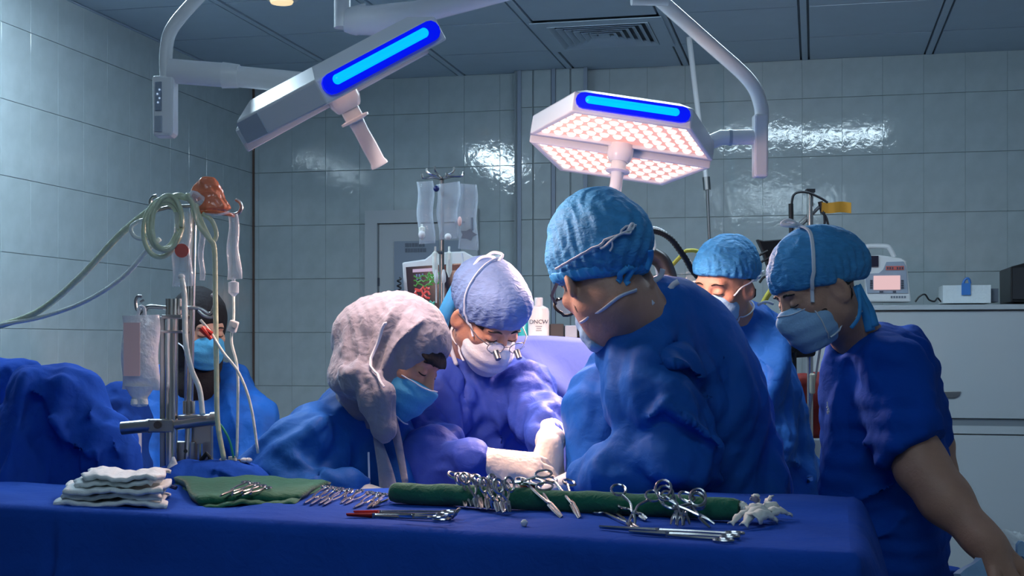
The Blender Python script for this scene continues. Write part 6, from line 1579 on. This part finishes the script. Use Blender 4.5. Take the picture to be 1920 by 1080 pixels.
# ------------------------------------------------------------------ things lying on the instrument table
def layered_cloth(name, label, pts_left, pts_right, py_lo, dz, th, mt, group=None, seed=0, curl=0.0):
    """a folded sheet: corners back-left, back-right, front-right, front-left given on the table in pixels"""
    rnd = random.Random(seed); (a, b, c, d) = [ont(x, y, 0) + Vector((0, 0, dz)) for x, y in pts_left]; rows = []
    for j in range(14):
        v = j / 13; row = []
        for i in range(28):
            u_ = i / 27; p = a.lerp(b, u_).lerp(d.lerp(c, u_), v)
            n = .0026 * math.sin(u_ * 11 + seed * .4) + .002 * math.sin(v * 9 + seed * 2 + u_ * 5) + .0012 * math.sin(u_ * 37 + seed * 3)
            e = max(0, abs(u_ - .5) * 2 - .86) / .14
            ee = max(0, abs(v - .5) * 2 - .80) / .2
            p = p + Vector((.005 * math.sin(v * 7 + seed * 1.7) * (1 if u_ > .5 else -1) * abs(u_ - .5) * 2, .006 * math.sin(u_ * 9 + seed) * (v - .5), th + n - (e * e + ee * ee * .8) * th * .5 + curl * max(0, u_ - .75) ** 2))
            row.append(p)
        rows.append(row)
    m = MB(); m.sheet(rows, th * .95); o = m.build(name, M[mt], None, sharp=None)
    # sheet() grows downwards or upwards by the winding: fine either way
    return tag(o, label, 'cloth', group)
ranks = ['lowest', 'second lowest', 'middle one', 'second highest', 'topmost']
for k in range(5):
    x0 = 110 + (0, 10, 2, 14, 26)[k]; x1 = 318 - (2, 10, 0, 12, 4)[k]; fy = (0, 4, -1, 5, 2)[k]
    layered_cloth('gauze_cloth', 'white folded gauze cloth, %s in the stack on the table' % ranks[k],
                  [(x0 + 16 + 3 * k, 929), (x1 + 2 * k, 931), (x1 - 6 - 3 * k, 953 - fy * .5), (x0 - 8 + 6 * k, 947 - fy * .5)], None, 0, .0012 + .0122 * k, .0072, 'gauze', None, seed=k * 3 + 1, curl=.05)
layered_cloth('green_cloth', 'green folded cloth under a few clamps left of the woman', [(322, 902), (618, 912), (560, 940), (372, 948)], None, 0, .004, .014, 'green', seed=5)
layered_cloth('green_cloth', 'second green cloth layer peeking out beneath the folded green cloth', [(330, 906), (612, 916), (548, 945), (388, 952)], None, 0, .0005, .004, 'green', seed=8)
m = MB(); m.tube([ont(300, 905, .03), ont(330, 915, .02)], .008, 8, flat=.5); tag(m.build('navy_handle', M['navy'], None), 'dark blue strap end between the gauze stack and green cloth', 'strap')
# the roll
ra, rbx = ont(738, 924, .020), ont(1384, 956, .0195); rd = (rbx - ra).normalized(); rx_ = rd.cross(Vector((0, 0, 1))).normalized()
m = MB(); NR, NSg = 90, 26; vs = []; fs = []
for i in range(NR + 1):
    t = i / NR; c = ra.lerp(rbx, t)
    for k in range(NSg):
        a = 2 * math.pi * k / NSg; r = .0205 * (1 + .05 * math.sin(t * 30 + 2 * math.sin(a)) + .035 * math.sin(a * 3 + t * 11) + .03 * math.sin(t * 71 + a * 2))
        if i in (0, NR): r *= .86
        p = c + (rx_ * math.cos(a) + Vector((0, 0, 1)) * math.sin(a)) * r
        p.z = max(p.z, ZT + .0012); vs.append(p)
for i in range(NR):
    for k in range(NSg):
        l = (k + 1) % NSg; fs.append((i * NSg + k, i * NSg + l, (i + 1) * NSg + l, (i + 1) * NSg + k))
m.add(vs, fs)
for i, sg in ((0, -1), (NR, 1)):    # spiral ends
    c = ra.lerp(rbx, i / NR); prev = [i * NSg + k for k in range(NSg)]
    for q, (kr, dx) in enumerate(((.8, .003), (.62, -.002), (.45, .003), (.25, -.001))):
        n0 = len(m.v); m.v += [tuple(c + (rx_ * math.cos(2 * math.pi * k / NSg) + Vector((0, 0, 1)) * math.sin(2 * math.pi * k / NSg)) * .0205 * kr + rd * sg * dx) for k in range(NSg)]
        m.f += [(prev[k], prev[(k + 1) % NSg], n0 + (k + 1) % NSg, n0 + k) for k in range(NSg)]; prev = [n0 + k for k in range(NSg)]
    m.f.append(tuple(prev))
tag(m.build('green_roll', M['green'], None, sharp=None), 'long rolled green cloth propping up the clamps on the table', 'cloth')

def clamp(label, a, b, up=(0, 0, 1), ring_gap=.017, ring_r=.0135, r=.0021, group=None, tip='instr', name='surgical_clamp', jaw=.36, open_=.0, red=False, cat='clamp'):
    a, b = Vector(a), Vector(b); y = (b - a); Ln = y.length; y.normalize(); x = y.cross(Vector(up)).normalized(); z = x.cross(y)
    t = empty(name, (a + b) / 2 - Vector((0, 0, .003)), label, cat, group)
    P = lambda u_, v_, w=0: a + x * u_ + y * v_ + z * w
    j = Ln * (1 - jaw)
    for s in (-1, 1):
        m = MB(); w = .0012 * s
        m.tube([P(s * ring_gap + ring_r * .82 * math.cos(q), ring_r * 1.12 * math.sin(q), w) for q in [2 * math.pi * k / 16 for k in range(16)]], r * 1.05, 6, closed=True)
        sx = s * (ring_gap - ring_r * .45)
        m.tube(curve([P(sx, ring_r * .95, w), P(s * .007, j * .55, w), P(s * .0022, j - .006, w), P(-s * .0015, j + .004, w)], 4), [r * 1.1] * 12 + [r * 1.5], 6)
        jj = MB() if red else m
        jj.tube(curve([P(-s * .0015, j + .002, w), P(-s * (.0024 + open_ * .5), j + (Ln - j) * .5, w), P(-s * (.0012 + open_), Ln, w)], 4), [r * 1.5, r * 1.4, r * 1.3, r * 1.25, r * 1.2, r * 1.1, r, r * .9, r * .7], 6)
        arm = m.build('clamp_arm', M['instr'], t)
        if red: jj.build('red_jaw', M['red'], arm)
    m = MB(); m.tube([P(0, j, -.0042), P(0, j, .0042)], .0034, 8); m.build('pivot', M['instr'], t)
    return t
onR = lambda x, y, d=.05: ont(x, y, d)
gA = 'clamps hanging side by side over the green roll'
words9 = ['first', 'second', 'third', 'fourth', 'fifth', 'sixth', 'seventh', 'eighth', 'ninth']
for k in range(9):
    j = random.uniform(-2, 2)
    a = ont(862 + 10.4 * k + j, 897 + 1.4 * k + random.uniform(-2, 2), .047 + .003 * (k % 3)); b = ont(874 + 10.2 * k + j * .5, 950 + 1.2 * k + random.uniform(-3, 3), .006)
    clamp('%s from the left of nine steel clamps hung over the green roll' % words9[k], a, b, up=(0.35 + .1 * (k % 2), -.6, .7), ring_gap=.013, ring_r=.0118, r=.0023, group=gA)
clamp('long steel needle holder leaning off the roll, left of a pair by the gloved hands', ont(992, 903, .05), ont(1053, 970, .004), up=(.2, -.5, .8), r=.0026, ring_gap=.015, name='needle_holder', cat='needle holder')
clamp('long steel needle holder leaning off the roll, right of a pair by the gloved hands', ont(1050, 902, .05), ont(1087, 971, .004), up=(.2, -.5, .8), r=.0026, ring_gap=.018, name='needle_holder', cat='needle holder')
clamp('steel scissors lying along the top of the roll beside the gloved hands', ont(1020, 900, .055), ont(955, 905, .050), up=(0, -.5, .8), r=.0022, name='scissors', cat='scissors')
clamp('wide open steel clamp straddling the roll, left of the ringed cluster', ont(1192, 924, .048), ont(1184, 987, .003), up=(0, -.75, .6), ring_gap=.030, ring_r=.0155, open_=.004)
clamp('steel clamp lying flat below the roll with rings towards the woman', ont(1140, 959, .006), ont(1200, 993, .004), up=(0, -.4, .9), ring_gap=.016)
clamp('small steel clamp tipped upright against the roll under the open clamp', ont(1182, 952, .016), ont(1212, 974, .004), up=(.3, -.7, .5), ring_gap=.013, ring_r=.011)
for k, lab in enumerate(('backmost of three clamps with wide rings right of the roll middle', 'middle of three clamps with wide rings right of the roll middle', 'frontmost of three clamps with wide rings right of the roll middle')):
    clamp(lab, ont(1276 + 2 * k, 924 + 7 * k, .052 - .006 * k), ont(1262 + 13 * k, 984 + 2 * (k % 2), .004), up=(.05 * k, -.75, .6), ring_gap=.030 - .002 * k, ring_r=.0165, open_=.003)
clamp('steel clamp pointing right and down off the roll near the white gloves', ont(1272, 938, .040), ont(1336, 986, .004), up=(.1, -.5, .8), ring_gap=.02, open_=.004, r=.0025)
clamp('very long steel clamp along the front edge, the back one of two', ont(1372, 1003, .006), ont(1124, 988, .005), up=(0, 0, 1), ring_gap=.014, r=.0024, jaw=.45)
clamp('very long steel clamp along the front edge, the front one of two', ont(1362, 1009, .005), ont(1180, 997, .004), up=(0, 0, 1), ring_gap=.014, r=.0026, jaw=.4)
clamp('long steel clamp with red tips at the front edge, the back one of two', ont(838, 962, .012), ont(664, 960, .006), ring_gap=.013, r=.0024, red=True, jaw=.28)
clamp('long steel clamp with red tips at the front edge, the front one of two', ont(832, 970, .005), ont(650, 965, .004), ring_gap=.013, r=.0024, red=True, jaw=.28)
clamp('steel clamp lying across the rings of the red-tipped pair', ont(826, 966, .018), ont(748, 967, .012), ring_gap=.013, r=.0022)
m = MB(); m.tube(curve([ont(848, 972, .004), ont(853, 966, .012), ont(858, 957, .02), ont(864, 953, .022)], 4), [.002] * 4 + [.0035] * 4 + [.0028] * 4 + [.001], 8, flat=.5); tag(m.build('hook_blade', M['steeldark'], None), 'small dark curved hook beside the rings of the red-tipped clamps', 'hook')
gB = 'clamps fanned beside the green cloth'
for k, (ax, ay, bx_, by_) in enumerate(((618, 914, 570, 944), (628, 915, 582, 946), (638, 918, 598, 945), (645, 921, 606, 947))):
    clamp('%s from the left of four small clamps fanned beside the green cloth' % words9[k], ont(ax, ay, .012), ont(bx_, by_, .004), up=(0, -.2, 1), ring_gap=.010, ring_r=.009, r=.002, group=gB)
gC = 'clamps between the green cloth and the roll'
for k, (ax, ay, bx_, by_) in enumerate(((664, 920, 639, 944), (684, 922, 646, 946), (704, 928, 664, 952), (716, 927, 690, 952), (728, 929, 700, 950))):
    clamp('%s from the left of five small clamps between green cloth and roll' % words9[k], ont(ax, ay, .012), ont(bx_, by_, .004), up=(0, -.2, 1), ring_gap=.010, ring_r=.009, r=.002, group=gC)
gD = 'clamps lying on the green cloth'
for k, (ax, ay, bx_, by_) in enumerate(((470, 905, 414, 929), (482, 909, 436, 927), (492, 913, 456, 928))):
    clamp('%s from the left of three dull clamps lying on the green cloth' % words9[k], ont(ax, ay, .026), ont(bx_, by_, .022), up=(0, -.2, 1), ring_gap=.010, ring_r=.009, r=.0019, group=gD)
m = MB(); p0 = ont(983, 984, .003); m.lathe(p0, (0, 0, 1), [(.004, -.002), (.006, .002), (.006, .005), (.003, .0085)], 12); tag(m.build('white_bead', M['white'], None), 'tiny white cap lying alone on the blue drape', 'cap')
# crumpled gloves at the right end
cxy = ont(1424, 970, .010); m = MB()
def petal(m, pts, ws):
    P = curve(pts, 6); n = len(P); rows = []
    for i, p in enumerate(P):
        d = (P[min(i + 1, n - 1)] - P[max(i - 1, 0)]).normalized(); sd = d.cross(Vector((0, -.5, .85))).normalized(); q = i / (n - 1)
        w = ws[0] * (1 - q) + ws[1] * q + .003 * math.sin(i * 1.7)
        up_ = sd.cross(d); rows.append([p + sd * w * k / 2 + up_ * (.35 * w * (1 - k * k) + .0015 * math.sin(i * 2.1 + k * 3)) for k in (-1, -.6, 0, .6, 1)])
    m.sheet(rows, .0022)
for (x, y, dz, w0, w1, bend, sx, sy) in ((1418, 932, .040, .020, .006, .010, 1414, 958), (1450, 934, .034, .016, .010, .006, 1436, 956), (1482, 967, .008, .026, .006, .008, 1432, 968), (1464, 957, .016, .018, .008, .012, 1428, 962), (1370, 985, .004, .014, .007, .010, 1412, 966), (1394, 988, .004, .024, .010, .014, 1432, 964), (1386, 944, .030, .020, .008, .004, 1404, 966), (1452, 977, .006, .030, .012, .010, 1410, 976), (1400, 958, .020, .022, .014, .01, 1440, 968)):
    e = ont(x, y, dz); c_ = ont(sx, sy, .012); petal(m, [c_, c_.lerp(e, .5) + Vector((0, 0, bend)), e], (w0, w1))
gl_ = m.build('latex_gloves', M['glovewhite'], None, sharp=None); gl_.location.z = max(gl_.location.z, ZT + .002)
tag(gl_, 'crumpled white latex gloves at the right end of the table', 'gloves')

# ------------------------------------------------------------------ trolley at the bottom right corner
tr = empty('side_trolley', (at(1900, 0, 2.75).x, 2.75, 0), 'low steel trolley at the bottom right corner under the bare hand', 'trolley')
xs = at(1900, 0, 2.75).x
m = MB(); m.box((xs + .06, 2.74, .885), (.46, .5, .02)); m.build('trolley_top', M['steel'], tr, smooth=False, bevel=.004)
for sx in (-.15, .27):
    for sy in (-.22, .22):
        m = MB(); m.tube([(xs + sx, 2.74 + sy, 0), (xs + sx, 2.74 + sy, .875)], .012, 8); m.build('leg', M['steel'], tr)
ops = [('u', 0, p_ell((at(1905, 0, 2.86).x, 2.87, .955), (.075, .06, .068))), ('u', .03, p_cap(at(1885, 1012, 2.86), at(1925, 1030, 2.86), .012, .02)), ('i', .004, p_half((0, 0, .897), (0, 0, -1)))]
tag(solid('plastic_wrap', ops, (at(1850, 0, 2.86).x, 2.74, .88), (at(2010, 0, 2.86).x, 3.0, 1.08), .004, M['gauze'], None, disp=wrinkle(72, .010, 24)), 'crumpled white wrap beyond the bare hand in the bottom corner', 'wrap')
m = MB(); A_ = [[at(1800 + 40 * i / 6 + 3 * j, 1076 - 30 * i / 6 + 9 * j, 2.62) + Vector((0, .004 * math.sin(i), 0)) for i in range(7)] for j in range(6)]; m.sheet(A_, .02); tag(m.build('blue_pack', M['mask'], None, sharp=40), 'light blue folded pack at the bottom edge below the bare wrist', 'pack')
m = MB(); A_ = [[at(1908 + 30 * i / 6, 1022 - 8 * math.sin(i) + 7 * j, 2.80) for i in range(7)] for j in range(5)]; m.sheet(A_, .012); tag(m.build('blue_pack', M['mask'], None, sharp=40), 'pale blue wrap edge at the right border above the bare hand', 'pack')
